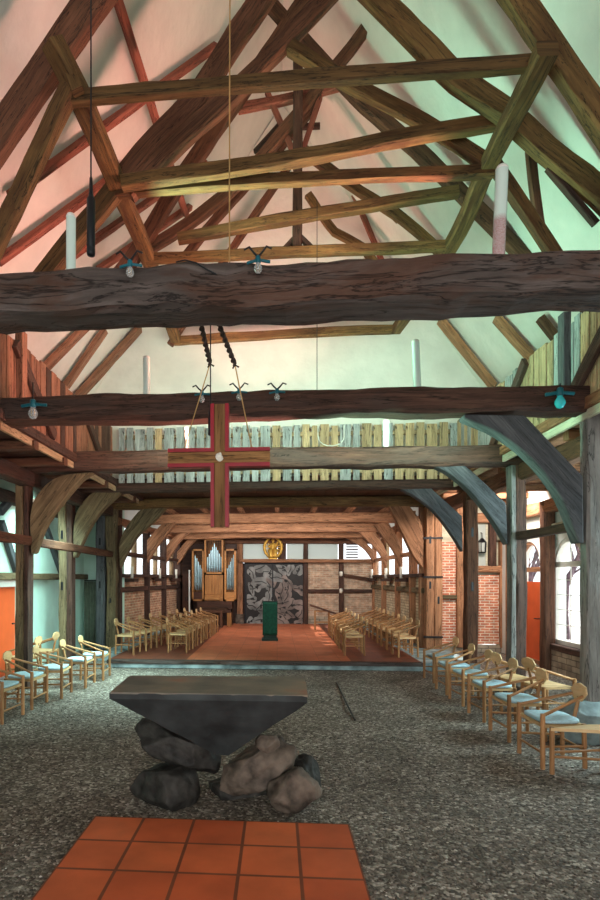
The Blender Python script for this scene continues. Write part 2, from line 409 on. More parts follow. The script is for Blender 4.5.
        for i in range(n-1):
            for k in range(m):
                k2 = (k+1) % m; fs.append((i*m+k, i*m+k2, (i+1)*m+k2, (i+1)*m+k))
                uv.append([(us[i], per[k]), (us[i], per[k+1]), (us[i+1], per[k+1]), (us[i+1], per[k])])
        s.add(vs, fs, uv, mi)
        s.add(vs[:m], [tuple(range(m))], [[(q[0]*.2, q[1]) for q in prof]], mi)
        s.add(vs[-m:], [tuple(range(m))], [[(q[0]*.2, q[1]) for q in prof]], mi)
        return s
_seed = [0]
def timber(name, pts, w, d, mat, parent=None, nrm=(0, 1, 0), rough=1.0, **k):
    _seed[0] += 1
    return MB().timber(pts, w, d, nrm, _seed[0], rough, **k).build(name, mat, parent)

# ------------------------------------------------------------------ the setting
XL, XR = -4.9, 5.4                                   # outer aisle walls
Y0, YG, YB = -4.0, 11.45, 20.3                       # entrance wall, loft gable, choir end wall
# floor
g = MB(); nx, ny = 40, 60
vs = []; fs = []
for j in range(ny+1):
    for i in range(nx+1):
        x = XL-.2+(XR-XL+.4)*i/nx; y = Y0-.2+(21.0-Y0)*j/ny
        vs.append((x, y, .012*noise.noise(Vector((x*.8, y*.8, 0)))-.012))
for j in range(ny):
    for i in range(nx): a = j*(nx+1)+i; fs.append((a, a+1, a+nx+2, a+nx+1))
g.add(vs, fs, None, 0, True)
tag(g.build('floor', 'gravel'), 'dark grey gravel floor of the old timber barn', kind='structure')

# roof slopes as thick plaster shells + loft gable
def zroof(x): return RZ-RS*abs(x-RX)
for nm, s, lab in (('ceiling', -1, 'plastered roof slope on the organ side of the ridge'), ('ceiling', 1, 'plastered roof slope on the arched window side of the ridge')):
    xe = (XL-.35) if s < 0 else (XR+.35)
    m = MB(); k = 24; vs = []; fs = []
    for j in range(k+1):
        y = Y0-.3+(YG+.3-Y0+.3)*j/k
        for i in range(13):
            x = RX+(xe-RX)*i/12
            o = .03*noise.noise(Vector((x*.9, y*.9, 3)))
            vs.append((x, y, zroof(x)+o))
    for j in range(k):
        for i in range(12): a = j*13+i; fs.append((a, a+1, a+14, a+13))
    m.add(vs, fs, None, 0, True)
    top = [(v[0], v[1], v[2]+.35) for v in (vs[0], vs[12], vs[-1], vs[-13])]
    m.add(top, [(0, 1, 2, 3)])
    m.add([vs[12], vs[-1], top[2], top[1]], [(0, 1, 2, 3)])
    tag(m.build(nm, 'plaster'), lab, kind='structure')
gw = MB(); gw.prism([Vector((XL-.3, YG, 3.72)), Vector((XR+.3, YG, 3.72)), Vector((XR+.3, YG, zroof(XR+.3)-.02 if zroof(XR+.3) > 3.75 else 3.74)), Vector((RX, YG, RZ-.05)), Vector((XL-.3, YG, zroof(XL-.3) if zroof(XL-.3) > 3.75 else 3.74))], (0, .2, 0))
tag(gw.build('wall_loft', 'plaster'), 'pale plastered loft gable behind the cross balustrade', kind='structure')

# unseen entrance wall behind the camera; doorway made up for the fill light
m = MB(); m.box(XL-.3, -2.2, Y0-.25, Y0, 0, 5); m.box(2.2, XR+.3, Y0-.25, Y0, 0, 5); m.box(XL-.3, XR+.3, Y0-.25, Y0, 3.9, RZ)
tag(m.build('wall_entrance', 'whitepl'), 'white entrance wall with an open barn doorway', kind='structure')

def wallrect(m, axis, c, t, a0, a1, z0, z1, mi=0):
    if axis == 'X': m.box(c, c+t, a0, a1, z0, z1, mi)
    else: m.box(a0, a1, c, c+t, z0, z1, mi)

# --- left aisle outer wall (x = XL, faces +x): white infill in timber
yd0, yd1 = atX(5, 600, XL).y-.9, atX(17, 600, XL).y          # orange door span
m = MB()
wallrect(m, 'X', XL-.2, .2, Y0, yd0, 0, 3.7); wallrect(m, 'X', XL-.2, .2, yd1, 14.1, 0, 3.7); wallrect(m, 'X', XL-.2, .2, yd0, yd1, 1.78, 3.7)
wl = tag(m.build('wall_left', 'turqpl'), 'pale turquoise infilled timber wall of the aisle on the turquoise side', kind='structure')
timber('rail', [(XL+.05, Y0, 1.83), (XL+.05, 13.9, 1.83)], .13, .13, 'olive', wl, (1, 0, 0))
timber('rail', [(XL+.06, Y0, 3.25), (XL+.06, 13.9, 3.25)], .22, .2, 'dark', wl, (1, 0, 0))
for y in (yd0-.1, yd1+.1, 7.0, 5.4): timber('stud', [(XL+.05, y, 0), (XL+.05, y, 3.2)], .17, .14, 'olive', wl, (1, 0, 0))
for a, b in (((1, 522), (19, 578)), ((45, 525), (64, 580)), ((0, 512), (14, 496))):
    timber('brace', [atX(a[0], a[1], XL+.05), atX(b[0], b[1], XL+.05)], .14, .1, 'slate', wl, (1, 0, 0))
d = thing('door_1', 'orange painted door in the turquoise aisle wall', None, (XL-.08, (yd0+yd1)/2, 0)); d['kind'] = 'structure'
MB().box(XL-.1, XL-.04, yd0, yd1, .02, 1.64).build('door_leaf', 'orange', d)
f = MB(); f.box(XL-.14, XL+.03, yd0, yd1, 1.64, 1.78); f.build('door_frame', 'white', d)
MB().tube([(XL-.04, yd1-.12, .95), (XL+.02, yd1-.12, .95), (XL+.02, yd1-.22, .95)], .012, 8).build('door_handle', 'iron', d)
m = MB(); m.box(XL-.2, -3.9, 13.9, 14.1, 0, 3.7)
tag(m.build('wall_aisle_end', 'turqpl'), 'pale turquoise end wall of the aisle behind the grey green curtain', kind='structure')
# curtain
cm = MB(); vs = []; fs = []; nn = 60
xa0, xb0 = XL+.06, -4.1
for i in range(nn+1):
    x = xa0+(xb0-xa0)*i/nn; yo = 13.78-.04*math.sin(i*1.05)-.02*math.sin(i*.37)
    vs += [(x, yo, .03), (x, yo, 1.0), (x, 13.78-.025*math.sin(i*1.05), 1.72)]
for i in range(nn):
    for k in range(2): a = i*3+k; fs.append((a, a+3, a+4, a+1))
cm.add(vs, fs, None, 0, True)
cu = thing('curtain', 'grey green curtain hanging beside the pair of golden posts', 'curtain', (-4.5, 13.78, 0))
c_ = cm.build('cloth', 'curtain', cu); so = c_.modifiers.new('thick', 'SOLIDIFY'); so.thickness = .006
MB().tube([(xa0, 13.78, 1.74), (xb0, 13.78, 1.74)], .015, 8).build('curtain_rod', 'iron', cu)

# --- right aisle outer wall (x = XR) with arched window and orange door with arched overlight
wy0, wy1 = atX(579, 600, XR).y-.15, atX(553, 600, XR).y
dy0, dy1 = atX(540, 600, XR).y, atX(517, 600, XR).y
ws, wt = .52, 2.05                                     # sill, spring line
def arch(y0, y1, zb, zs, n=14, up=.62):
    P = [(y0, zb), (y1, zb)]; c = (y0+y1)/2; r = (y1-y0)/2
    for i in range(n+1): a = PI*i/n; P.append((c+r*math.cos(a), zs+up*math.sin(a)))
    return P
def wall_with_arches(x, t, y0, y1, z0, z1, holes):
    """wall in the plane x with arched holes, built of strips"""
    m = MB(); ys = [y0]
    cur = y0
    for (a, b, zb, zs, up) in holes:
        m.box(x, x+t, cur, a, z0, z1)
        if zb > z0: m.box(x, x+t, a, b, z0, zb)
        n = 16; c = (a+b)/2; r = (b-a)/2
        for i in range(n):
            u0 = a+(b-a)*i/n; u1 = a+(b-a)*(i+1)/n
            h = lambda u: zs+up*math.sqrt(max(0, 1-((u-c)/r)**2))
            P = [Vector((x, u0, h(u0))), Vector((x, u1, h(u1))), Vector((x, u1, z1)), Vector((x, u0, z1))]
            m.prism(P, (t, 0, 0))
        cur = b
    m.box(x, x+t, cur, y1, z0, z1)
    return m
m = wall_with_arches(XR, .25, Y0, 14.3, 0, 3.9, [(wy0, wy1, ws, wt, .5), (dy0, dy1, 0, 2.1, .48)])
wr = tag(m.build('wall_right', 'whitepl'), 'aisle outer wall holding the arched window and the bright orange door', kind='structure')
MB().box(XR-.1, XR, wy0-1.5, wy1+.25, 0, ws-.1).build('plinth', 'stonewall', wr)
timber('sill', [(XR-.02, wy0-1.2, ws-.05), (XR-.02, wy1+.2, ws-.05)], .12, .22, 'dark', wr, (1, 0, 0))
pY = atX(547.5, 600, XR-.12).y
timber('stud', [(XR-.12, pY, 0), (XR-.12, pY, 3.3)], .22, .22, 'red', wr, (1, 0, 0))
timber('stud', [(XR-.06, wy0-.25, 0), (XR-.06, wy0-.25, 3.3)], .2, .15, 'red', wr, (1, 0, 0))
timber('stud', [(XR-.08, dy1+.14, 0), (XR-.08, dy1+.14, 3.3)], .18, .18, 'warm', wr, (1, 0, 0))
timber('rail', [(XR-.12, Y0, 3.2), (XR-.12, 14.2, 3.2)], .25, .2, 'warm', wr, (1, 0, 0))
timber('rail', [(XR-.05, 4, 2.78), (XR-.05, 14.2, 2.78)], .15, .1, 'cream', wr, (1, 0, 0))
w = thing('window_1', 'white framed arched window with dark lead lines', None, (XR+.1, (wy0+wy1)/2, ws)); w['kind'] = 'structure'
def arched_frame(y0, y1, zb, zs, up, x, t, fw):
    o = arch(y0, y1, zb, zs, 18, up); i_ = arch(y0+fw, y1-fw, zb+fw*1.3, zs, 18, up-fw)
    m = MB(); n = len(o)
    for k in range(n):
        k2 = (k+1) % n
        m.prism([Vector((x, *o[k])), Vector((x, *o[k2])), Vector((x, *i_[k2])), Vector((x, *i_[k]))], (t, 0, 0))
    return m
f = arched_frame(wy0, wy1, ws, wt, .5, XR+.02, .1, .07); f.box(XR+.02, XR+.1, wy0, wy1, wt-.04, wt+.06)
f.build('window_frame', 'white', w)
gl = MB(); gl.prism([Vector((XR+.08, a, b)) for a, b in arch(wy0+.03, wy1-.03, ws+.04, wt, 18, .46)], (.006, 0, 0)); gl.build('pane', 'glass', w)
b_ = MB()
for k in range(1, 5):
    z = ws+.1+k*(wt-ws-.1)/5; b_.box(XR+.055, XR+.07, wy0+.07, wy1-.07, z-.006, z+.006)
for k in (1,):
    y = wy0+(wy1-wy0)*k/2; b_.box(XR+.055, XR+.07, y-.008, y+.008, ws+.1, wt+.44)
b_.build('glazing_bar', 'white', w)
d = thing('door_2', 'bright orange door under an arched overlight', None, (XR+.08, (dy0+dy1)/2, 0)); d['kind'] = 'structure'
MB().box(XR+.06, XR+.12, dy0+.04, dy1-.04, .02, 1.72).build('door_leaf', 'orange', d)
f = arched_frame(dy0, dy1, 0, 2.1, .48, XR+.03, .1, .06); f.box(XR+.03, XR+.13, dy0, dy1, 1.93, 2.03); f.build('door_frame', 'warm', d)
gl = MB(); gl.prism([Vector((XR+.09, a, b)) for a, b in arch(dy0+.04, dy1-.04, 1.72, 2.1, 18, .44)], (.006, 0, 0)); gl.build('overlight_pane', 'glass', d)
MB().tube([(XR+.06, dy0+.14, .95), (XR, dy0+.14, .95), (XR, dy0+.26, .95)], .012, 8).build('door_handle', 'iron', d)
for z in (1.25, .75): pass

# end wall of the right aisle: brick panels between studs (y = 14)
ye = 14.0
xa, xb, xc, xd, xe = at(447, 600, ye).x-.25, at(457, 600, ye).x, at(462, 600, ye).x, at(499, 600, ye).x, at(504, 600, ye).x
m = MB(); m.box(3.74, xb, ye, ye+.2, .1, at(450, 542, ye).z, 0); m.box(xc, xd, ye, ye+.2, .2, at(490, 575, ye).z, 0)
m.box(3.74, XR+.2, ye-.05, ye+.2, 0, .16, 1)
m.box(3.74, xb, ye+.08, ye+.2, at(450, 542, ye).z, 3.9, 2); m.box(xc, XR+.2, ye+.08, ye+.2, at(490, 575, ye).z, 3.9, 2); m.box(xd, XR+.2, ye, ye+.2, .1, 2.0, 2)
wb = tag(m.build('wall_aisle_back', ['brick_r', 'stonewall', 'cream']), 'red brick end wall of the aisle beside the orange door', kind='structure')
timber('stud', [((xb+xc)/2, ye-.02, .12), ((xb+xc)/2, ye-.02, 3.6)], .17, .16, 'warm', wb)
timber('stud', [((xd+xe)/2+.02, ye-.02, .12), ((xd+xe)/2+.02, ye-.02, 3.6)], .16, .16, 'warm', wb)
zr = at(490, 569, ye).z
timber('rail', [(xc, ye-.02, zr), (XR, ye-.02, zr)], .15, .16, 'warm', wb)
timber('rail', [(3.76, ye-.02, at(450, 597, ye).z), (xb, ye-.02, at(450, 597, ye).z)], .1, .14, 'olive', wb)
timber('stud', [(at(492, 550, ye).x, ye-.02, zr), (at(492, 550, ye).x, ye-.02, 3.6)], .16, .14, 'dark', wb)
timber('rail', [(3.76, ye-.03, 3.25), (XR, ye-.03, 3.25)], .25, .2, 'warm', wb)
# lantern
lp = at(482, 545, ye-.12)
ln = thing('wall_lantern', 'small black iron lantern hung over the wider brick panel', 'lantern', tuple(lp))
m = MB(); m.lathe(lp, [(.0, .17), (.03, .16), (.1, .08), (.11, .06)], 6); m.lathe(lp, [(.09, -.17), (.09, -.19), (0, -.2)], 6)
for k in range(6):
    a = 2*PI*k/6; c, s_ = math.cos(a), math.sin(a); m.tube([lp+Vector((.1*c, .1*s_, .07)), lp+Vector((.085*c, .085*s_, -.17))], .009, 6)
m.build('cage', 'iron', ln)
m = MB(); m.lathe(lp, [(.085, .06), (.075, -.16)], 6); m.build('lantern_glass', 'frosted', ln)
MB().tube([lp+Vector((0, .08, .3)), lp+Vector((0, 0, .28)), lp+Vector((0, 0, .16))], .01, 6).build('bracket', 'iron', ln)
wz = MB(); wz.box(at(478, 540, ye).x, at(485.5, 540, ye).x, ye+.0, ye+.07, zr+.08, 3.1); 
tag(wz.build('window_2', 'frosted'), 'narrow pale window light behind the iron lantern', kind='structure')

# gallery floors over the aisles
for nm, x0, x1, lab, mt in (('ceiling', XL-.2, -3.2, 'boarded gallery floor over the turquoise aisle', 'dark'), ('ceiling', 3.36, XR+.3, 'boarded gallery floor over the window aisle', 'warm')):
    m = MB(); k = 40
    for i in range(k):
        ya_ = Y0+(14.0-Y0)*i/k; m.box(x0, x1, ya_+.005, ya_+(14.0-Y0)/k-.005, 3.66, 3.74)
    m.box(x0, x1, Y0, 14.05, 3.735, 3.78)
    tag(m.build(nm, mt), lab, kind='structure')
    nj = 9
    for i in range(nj):
        y = 5.2+i*1.05
        if abs(y-14) < .3: continue
        t_ = timber('trim_%d' % (i+1+(0 if x0 < 0 else 20)), [(x0+.25, y, 3.58), (x1-.02, y, 3.58)], .12, .14, 'red' if x0 < 0 else 'warm')
        tag(t_, 'gallery joist over the %s aisle' % ('turquoise' if x0 < 0 else 'window'), kind='structure')

# --- choir walls
LA = Vector((at(116, 600, 13.55).x-.12, 11.5, 0)); LB = Vector((at(186, 600, YB).x, YB, 0))
LA = Vector((-4.0, 13.6, 0)); LB = Vector((-3.55, YB, 0))
RA = Vector((3.5, 13.5, 0)); RB = Vector((at(374, 600, YB).x, YB, 0))
ZP = .15
def side_wall(A, B, name, sgn, mat, lab, spans, post_px):
    """brick wall from A to B (thickness outward), window band between zs0 and zs1"""
    dirv = (B-A).normalized(); out = Vector((sgn*1.0, 0, 0)); Lw = (B-A).length
    m = MB()
    def slab(u0, u1, z0, z1, mi=0):
        p = [A+dirv*u0, A+dirv*u1]
        q = [p[0]+Vector((0, 0, z0)), p[1]+Vector((0, 0, z0)), p[1]+Vector((0, 0, z1)), p[0]+Vector((0, 0, z1))]
        t = out*.2; vs = q+[a+t for a in q]
        uv = [[(u0, z0), (u1, z0), (u1, z1), (u0, z1)]]*2+[[(0, z0), (.2, z0), (.2, z1), (0, z1)]]*4
        m.add(vs, [(0, 1, 2, 3), (7, 6, 5, 4), (0, 4, 5, 1), (1, 5, 6, 2), (2, 6, 7, 3), (3, 7, 4, 0)], uv, mi)
    slab(0, Lw, 0, 1.86); slab(0, Lw, 3.2, 3.9, 1)
    return m, dirv, Lw, out
def onwall(A, B, px):
    d = ray(px, CY); # intersect horizontally with the line A-B
    a, b = d.x, d.y; e = B-A
    # O + t d = A + s e
    det = a*(-e.y)+e.x*b
    s = (a*(A.y)-b*(A.x))/(b*e.x-a*e.y)
    return s
def build_side(A, B, sgn, name, mat, lab, posts, wn0, wlab):
    m, dv, Lw, out = side_wall(A, B, name, sgn, mat, lab, None, None)
    wall = tag(m.build(name, [mat, 'whitepl']), lab, kind='structure')
    inn = -out*.04
    P = lambda s, z: A+(B-A)*s+Vector((0, 0, z))+inn
    nr = (1, 0, 0)
    ss = [onwall(A, B, px) for px in posts]
    for s in [.012]+ss: timber('stud', [P(s, .0), P(s, 3.5)], .15, .2, 'dark' if sgn < 0 else 'warm', wall, nr)
    timber('rail', [P(0, 1.5), P(1, 1.5)], .13, .14, 'dark' if sgn < 0 else 'olive', wall, nr)
    timber('rail', [P(0, 1.86), P(1, 1.86)], .09, .24, 'dark', wall, nr)
    timber('rail', [P(0, 2.42), P(1, 2.42)], .11, .14, 'dark' if sgn < 0 else 'warm', wall, nr)
    timber('rail', [P(0, 3.2), P(1, 3.2)], .2, .2, 'warm', wall, nr)
    edges = [0.0]+ss+[1.0]; k = 0
    for i in range(len(edges)-1):
        if edges[i+1]-edges[i] < .06: continue
        wn = thing('window_%d' % (wn0+k), wlab % ('first', 'second', 'third', 'fourth', 'fifth', 'sixth')[k], None, tuple(P((edges[i]+edges[i+1])/2, 1.9))); wn['kind'] = 'structure'
        a, b = edges[i], edges[i+1]; mid = a+(b-a)*.62
        o1 = out*.1
        q = [P(a, 1.9)+o1, P(b, 1.9)+o1, P(b, 3.15)+o1, P(a, 3.15)+o1]
        MB().prism(q, out*.006).build('pane', 'glass', wn)
        timber('window_post', [P(mid, 1.9)+out*.06, P(mid, 3.15)+out*.06], .26, .1, 'palewood', wn, nr)
        k += 1
    return wall, P, ss
wallL, PL, sL = build_side(LA, LB, -1, 'wall_choir_left', 'brick_l', 'brick choir wall beside the organ with window band above', (145, 162, 177), 3, '%s window light from the nave above the organ side brick wall')
wallR, PR, sR = build_side(RA, RB, 1, 'wall_choir_right', 'brick_w', 'pale limewashed brick choir wall with window band above', (386, 400, 415), 8, '%s window light counted from the nave above the limewashed brick')
# choir end wall
zt = 3.9
m = MB(); ax = lambda px: at(px, 600, YB).x
zp0 = at(300, 563, YB).z
m.box(ax(306), ax(341)-.05, YB, YB+.2, .3, at(320, 560, YB).z, 0); m.box(ax(341), ax(376)+.1, YB, YB+.2, .3, at(355, 560, YB).z, 0)
m.box(ax(306), ax(376)+.3, YB-.02, YB+.2, 0, .42, 1)
m.box(LB.x-.3, ax(241), YB, YB+.2, 0, 3.2, 2)
m.box(ax(240), ax(305), YB+.12, YB+.2, 0, zp0, 2)
m.box(LB.x-.3, RB.x+.3, YB, YB+.2, at(300, 543, YB).z, zt, 3)
we = tag(m.build('wall_choir_end', ['brick_b', 'stonewall', 'organdark', 'dark']), 'choir end wall of brick and timber behind the organ and dark panel', kind='structure')
for px, w_, mt in ((240, .22, 'warm'), (305.5, .17, 'dark'), (341, .17, 'dark'), (374, .15, 'warm')):
    timber('stud', [(ax(px), YB-.05, .15), (ax(px), YB-.05, 3.3)], w_, .18, mt, we)
MB().box(ax(236), ax(244), YB-.18, YB, .15, .5).build('post_base', 'rock', we)
for py, x0, x1, mt in ((561, 240, 375, 'warm'), (591, 306, 375, 'dark'), (575, 341, 372, 'red')):
    a = at(x0, py, YB-.04); b = at(x1, py+(5 if py == 575 else 0), YB-.04)
    timber('rail', [a, b], .12, .14 if py != 561 else .56, mt, we)
timber('rail', [at(175, 541, YB-.05), at(380, 541, YB-.05)], .2, .25, 'red', we)
k = 0
for x0, x1 in ((241, 277), (287, 304), (307, 338)):
    q = MB(); q.box(ax(x0), ax(x1), YB+.05, YB+.08, at(x0, 560, YB).z, at(x0, 543, YB).z)
    tag(q.build('window_%d' % (20+k), 'frosted'), ('frosted transom window behind the golden figure', 'short frosted transom window right of the golden figure', 'long frosted transom window above the first brick panel')[k], kind='structure'); k += 1
timber('stud', [at(282, 561, YB-.03), at(282, 542, YB-.03)], .3, .12, 'dark', we)
q = MB()
for i in range(7): z = at(350, 558-i*2.6, YB).z; q.box(ax(346), ax(358), YB-.02, YB+.02, z, z+.05)
tag(q.build('window_23', 'organdark'), 'small louvred opening above the second brick panel', kind='structure')
# two small white sconces on the dark stud
for py, lb in ((574, 'upper small white sconce on the dark stud between brick panels'), (591, 'lower small white sconce on the dark stud between brick panels')):
    p = at(341, py, YB-.17); m = MB(); m.lathe(p, [(0, -.08), (.05, -.07), (.06, .05), (.045, .09), (0, .09)], 12); tag(m.build('wall_sconce', 'candle'), lb, 'wall light', 'sconces on the dark stud')

# choir ceiling
m = MB(); k = 26
for i in range(k):
    x = -4.2+8.1*i/k; m.box(x+.006, x+8.1/k-.006, 11.7, YB+.2, 3.74, 3.8)
m.box(-4.3, 4.0, 11.6, YB+.3, 3.79, 3.95)
tag(m.build('ceiling', 'red'), 'boarded choir ceiling behind the tie beams', kind='structure')

# ------------------------------------------------------------------ platform
PY = gz(290, 662, ZP).y
m = MB()
def flat(m, x0, x1, y0, y1, z, mi): m.add([(x0, y0, z), (x1, y0, z), (x1, y1, z), (x0, y1, z)], [(0, 1, 2, 3)], None, mi)
xl = gz(186, 660, ZP).x; xr = gz(350, 660, ZP).x
m.box(-3.42, 2.82, PY+.02, YB, 0, ZP-.002, 1)
flat(m, -3.42, xl, PY+.16, YB, ZP+.002, 3); flat(m, xl, xr, PY+.16, YB, ZP+.002, 2); flat(m, xr, 2.82, PY+.16, YB, ZP+.002, 3)
m.box(-3.42, 2.82, PY, PY+.16, .085, ZP+.004, 0)
m.box(2.82, 3.9, PY+.05, YB, 0, ZP+.0, 1); m.box(-3.9, -3.42, PY+.9, YB, 0, ZP-.004, 1)
tag(m.build('floor', ['aged', 'bluestone', 'tileb', 'tiled']), 'raised choir platform of terracotta tiles with dark edge', kind='structure')
# tile runner in the foreground
tA = gz(95, 816, .02); tB = gz(348, 821, .02)
m = MB(); n5 = 5; xs0, xs1 = tA.x, tB.x; ts = (xs1-xs0)/n5
m.add([(xs0, 1.2, .02), (xs1, 1.2, .02), (xs1, tA.y, .02), (xs0, tA.y, .02), (xs0, 1.2, -.03), (xs1, 1.2, -.03), (xs1, tA.y, -.03), (xs0, tA.y, -.03)],
      [(0, 1, 2, 3), (0, 1, 5, 4), (1, 2, 6, 5), (2, 3, 7, 6), (3, 0, 4, 7)],
      [[((x-xs0)/ts*.375, (y-tA.y)/ts*.375+.375*20) for x, y in ((xs0, 1.2), (xs1, 1.2), (xs1, tA.y), (xs0, tA.y))]]+[[(0.1, .1)]*4]*4)
tag(m.build('tile_runner', 'tile'), 'strip of large orange terracotta tiles laid before the stone altar', 'tiles')
# pipe laid in the gravel
tag(MB().tube([gz(337, 683, .006), gz(345, 700, .008), gz(355, 720, .006)], .012, 6).build('floor_cable', 'cable'), 'thin dark cable lying across gravel behind the altar', 'cable')

# loose gravel stones
pm = MB(); tones = []
for i in range(15000):
    y = 3.0+(R.random()**1.7)*6.5; hw = min(4.6, .62*y+.4); x = R.uniform(-hw, hw)
    if xs0-.02 < x < xs1+.02 and y < tA.y+.03: 
        continue
    r = R.uniform(.005, .012)*(1 if y < 5 else 1.3); z = .012*noise.noise(Vector((x*.8, y*.8, 0)))-.012
    a = R.random()*PI; ca, sa = math.cos(a)*r, math.sin(a)*r; e = R.uniform(.6, 1.3)
    hz_ = r*R.uniform(.4, .9)
    b = len(pm.v)
    pm.add([(x+ca*e, y+sa*e, z+hz_*.4), (x-sa, y+ca, z+hz_*.4), (x-ca*e, y-sa*e, z+hz_*.4), (x+sa, y-ca, z+hz_*.4), (x+ca*.2, y, z+hz_*1.4), (x, y, z-hz_*.4)],
           [(0, 1, 4), (1, 2, 4), (2, 3, 4), (3, 0, 4)])
    t = R.random()**1.6; tones += [t]*6
go = pm.build('gravel', 'pebble'); at_ = go.data.attributes.new('tone', 'FLOAT', 'POINT'); at_.data.foreach_set('value', tones)
tag(go, 'loose grey gravel stones spread over the barn floor', 'gravel', kind='stuff')

# ------------------------------------------------------------------ tie beams
def tie(Y, d, z0, z1, x0, x1, mat, lab, rough=1.0):
    m = MB(); _seed[0] += 1
    m.timber([(x0, Y, (z0+z1)/2), ((x0*2+x1)/3, Y, (z0+z1)/2+.015), ((x0+x1*2)/3, Y, (z0+z1)/2+.02), (x1, Y, (z0+z1)/2)], z1-z0, d, (0, 1, 0), _seed[0], rough, seg=.14)
    return tag(m.build('tie_beam', mat), lab, 'beam', 'tie beams across the nave')
tie(4.22, .35, 3.74, 4.09, -4.3, 4.0, 'aged', 'massive weathered tie beam nearest, with two bulbs on top edge', 1.9)
tie(6.55, .3, 3.64, 3.93, -4.25, 3.9, 'dark', 'second dark tie beam, carrying three small bulbs in the middle', 1.4)
tie(8.9, .3, 3.51, 3.82, -4.3, 3.85, 'dark', 'third tie beam, crossing just behind the red cross arms', 1.3)
tie(11.25, .28, 3.53, 3.80, -4.3, 3.9, 'dark', 'fourth tie beam, just under the cross balustrade')
tie(13.4, .28, 3.47, 3.70, -4.3, 3.85, 'gold', 'fifth tie beam, golden, at the choir entrance')
for Y, py, lab in ((15.7, 524, 'first choir ceiling beam behind the golden one'), (17.9, 533, 'second choir ceiling beam, over the lectern'), (19.1, 539, 'last choir ceiling beam, right before the organ')):
    z0 = at(290, py, Y+.12).z
    tie(Y, .24, z0, z0+.27, -3.95, 3.6, 'warm', lab)
# short joists under the choir ceiling
for i in range(7):
    x = -3.0+i*1.0
    tag(timber('trim_%d' % (40+i), [(x, 13.5, 3.69), (x, 20.1, 3.69)], .12, .14, 'warm', None, (0, 0, 1)), 'ceiling joist running the length of the choir', kind='structure')

# ------------------------------------------------------------------ posts with knee braces
def smooth(poly):
    V = [Vector((a, b)) for a, b in poly]; n = len(V); T = []
    for i in range(n):
        a = (V[i]-V[i-1]).normalized(); b = (V[(i+1) % n]-V[i]).normalized()
        T.append((V[(i+1) % n]-V[i-1])*.5 if a.dot(b) > .75 else None)
    out = []
    for i in range(n):
        p, q = V[i], V[(i+1) % n]; l = (q-p).length; t0, t1 = T[i], T[(i+1) % n]
        m0 = t0.normalized()*l if t0 else (q-p); m1 = t1.normalized()*l if t1 else (q-p)
        k = 1 if (t0 is None and t1 is None) else 4
        for j in range(k):
            t = j/k; out.append(p*(2*t**3-3*t*t+1)+m0*(t**3-2*t*t+t)+q*(-2*t**3+3*t*t)+m1*(t**3-t*t))
    return [(v.x, v.y) for v in out]
def knee(poly, Y, th, mat, parent):
    P = [at(a, b, Y-th/2) for a, b in smooth(poly)]
    m = MB(); n = len(P)
    m.prism(P, (0, th, 0), 0, True)
    o = m.build('knee_brace', mat, parent)
    bv = o.modifiers.new('bevel', 'BEVEL'); bv.width = .012; bv.segments = 1; bv.limit_method = 'ANGLE'
    return o
def post(Y, pxs, z0, ztop, mat, lab, brace=None, bmat=None, dp=.26, rough=1.5, base=None, straps=()):
    c0 = sum(sum(q) for q in pxs)/(2*len(pxs))
    e = thing('aisle_post', lab, 'post', (at(c0, 600, Y).x, Y, 0), 'aisle posts with knee braces')
    for i, (a, b) in enumerate(pxs):
        p = at((a+b)/2, 600, Y); w = (b-a)*mpp(at(a, 600, Y-dp/2)); mt = mat if isinstance(mat, str) else mat[i]
        timber('shaft', [(p.x, Y, z0), (p.x+.01, Y, (z0+ztop)/2), (p.x, Y, ztop)], w, dp, mt, e, (0, 1, 0), rough)
        if dp > .2:   # open mortise holes
            zz = [2.6, 1.55] if i == 0 else [1.2]
            for z in zz:
                if z < ztop-.3 and w > .12: MB().box(p.x-.022, p.x+.022, Y-dp/2-.006, Y-dp/2+.03, z, z+.17).build('mortise', 'black', e)
    if brace: knee(brace, Y, .19, bmat, e)
    for py in straps:
        x0 = at(pxs[0][0], py, Y-dp/2).x-.04; x1 = at(pxs[-1][1], py, Y-dp/2).x+.04; z = at(c0, py, Y-dp/2).z
        MB().box(x0, x1, Y-dp/2-.02, Y-dp/2-.004, z-.02, z+.02).build('iron_strap', 'iron', e)
    return e
post(6.55, [(583, 601)], .42, 3.66, 'grey', 'grey blue post nearest the frame edge, rising from a blue stone', [(464, 414), (525, 415), (539, 430), (583, 476), (584, 543), (579, 543), (562, 499), (535, 462), (500, 434), (464, 418)], 'slate', .17)
post(8.9, [(508.5, 513), (512.5, 523.5)], .27, 3.55, ['grey', 'dark'], 'worn grey post on a boulder before the orange door', [(426, 463), (458, 460), (473, 472), (506, 503), (508, 545), (493, 520), (470, 491), (447, 472)], 'slate', .2, 2.4)  # one post: grey shaft colours in its lit side, dark shaft its front
post(11.25, [(464.5, 476)], .1, 3.55, 'red', 'dark post between the two red brick panels', [(401, 489), (431, 488), (462, 516), (463, 552), (454, 537), (435, 512), (416, 497)], 'slate', .24, 1.6)
post(13.4, [(425, 433), (433.5, 441)], ZP, 3.5, 'warm', 'paired warm brown posts bound with iron straps at the platform corner', [(388, 504), (408, 504), (422, 525), (423, 568), (413, 555), (401, 530)], 'warm', .22, 1.0, None, (538, 577, 637))
post(8.9, [(17, 26), (26, 30.5)], 0, 3.55, ['olive', 'dark'], 'mossy brown post nearest the orange door on the turquoise side', [(31, 554), (32, 505), (55, 478), (92, 472), (80, 480), (58, 506), (43, 528), (34, 552)], 'olive', .2, 2.0)  # olive and dark shafts paint the light difference between front and side
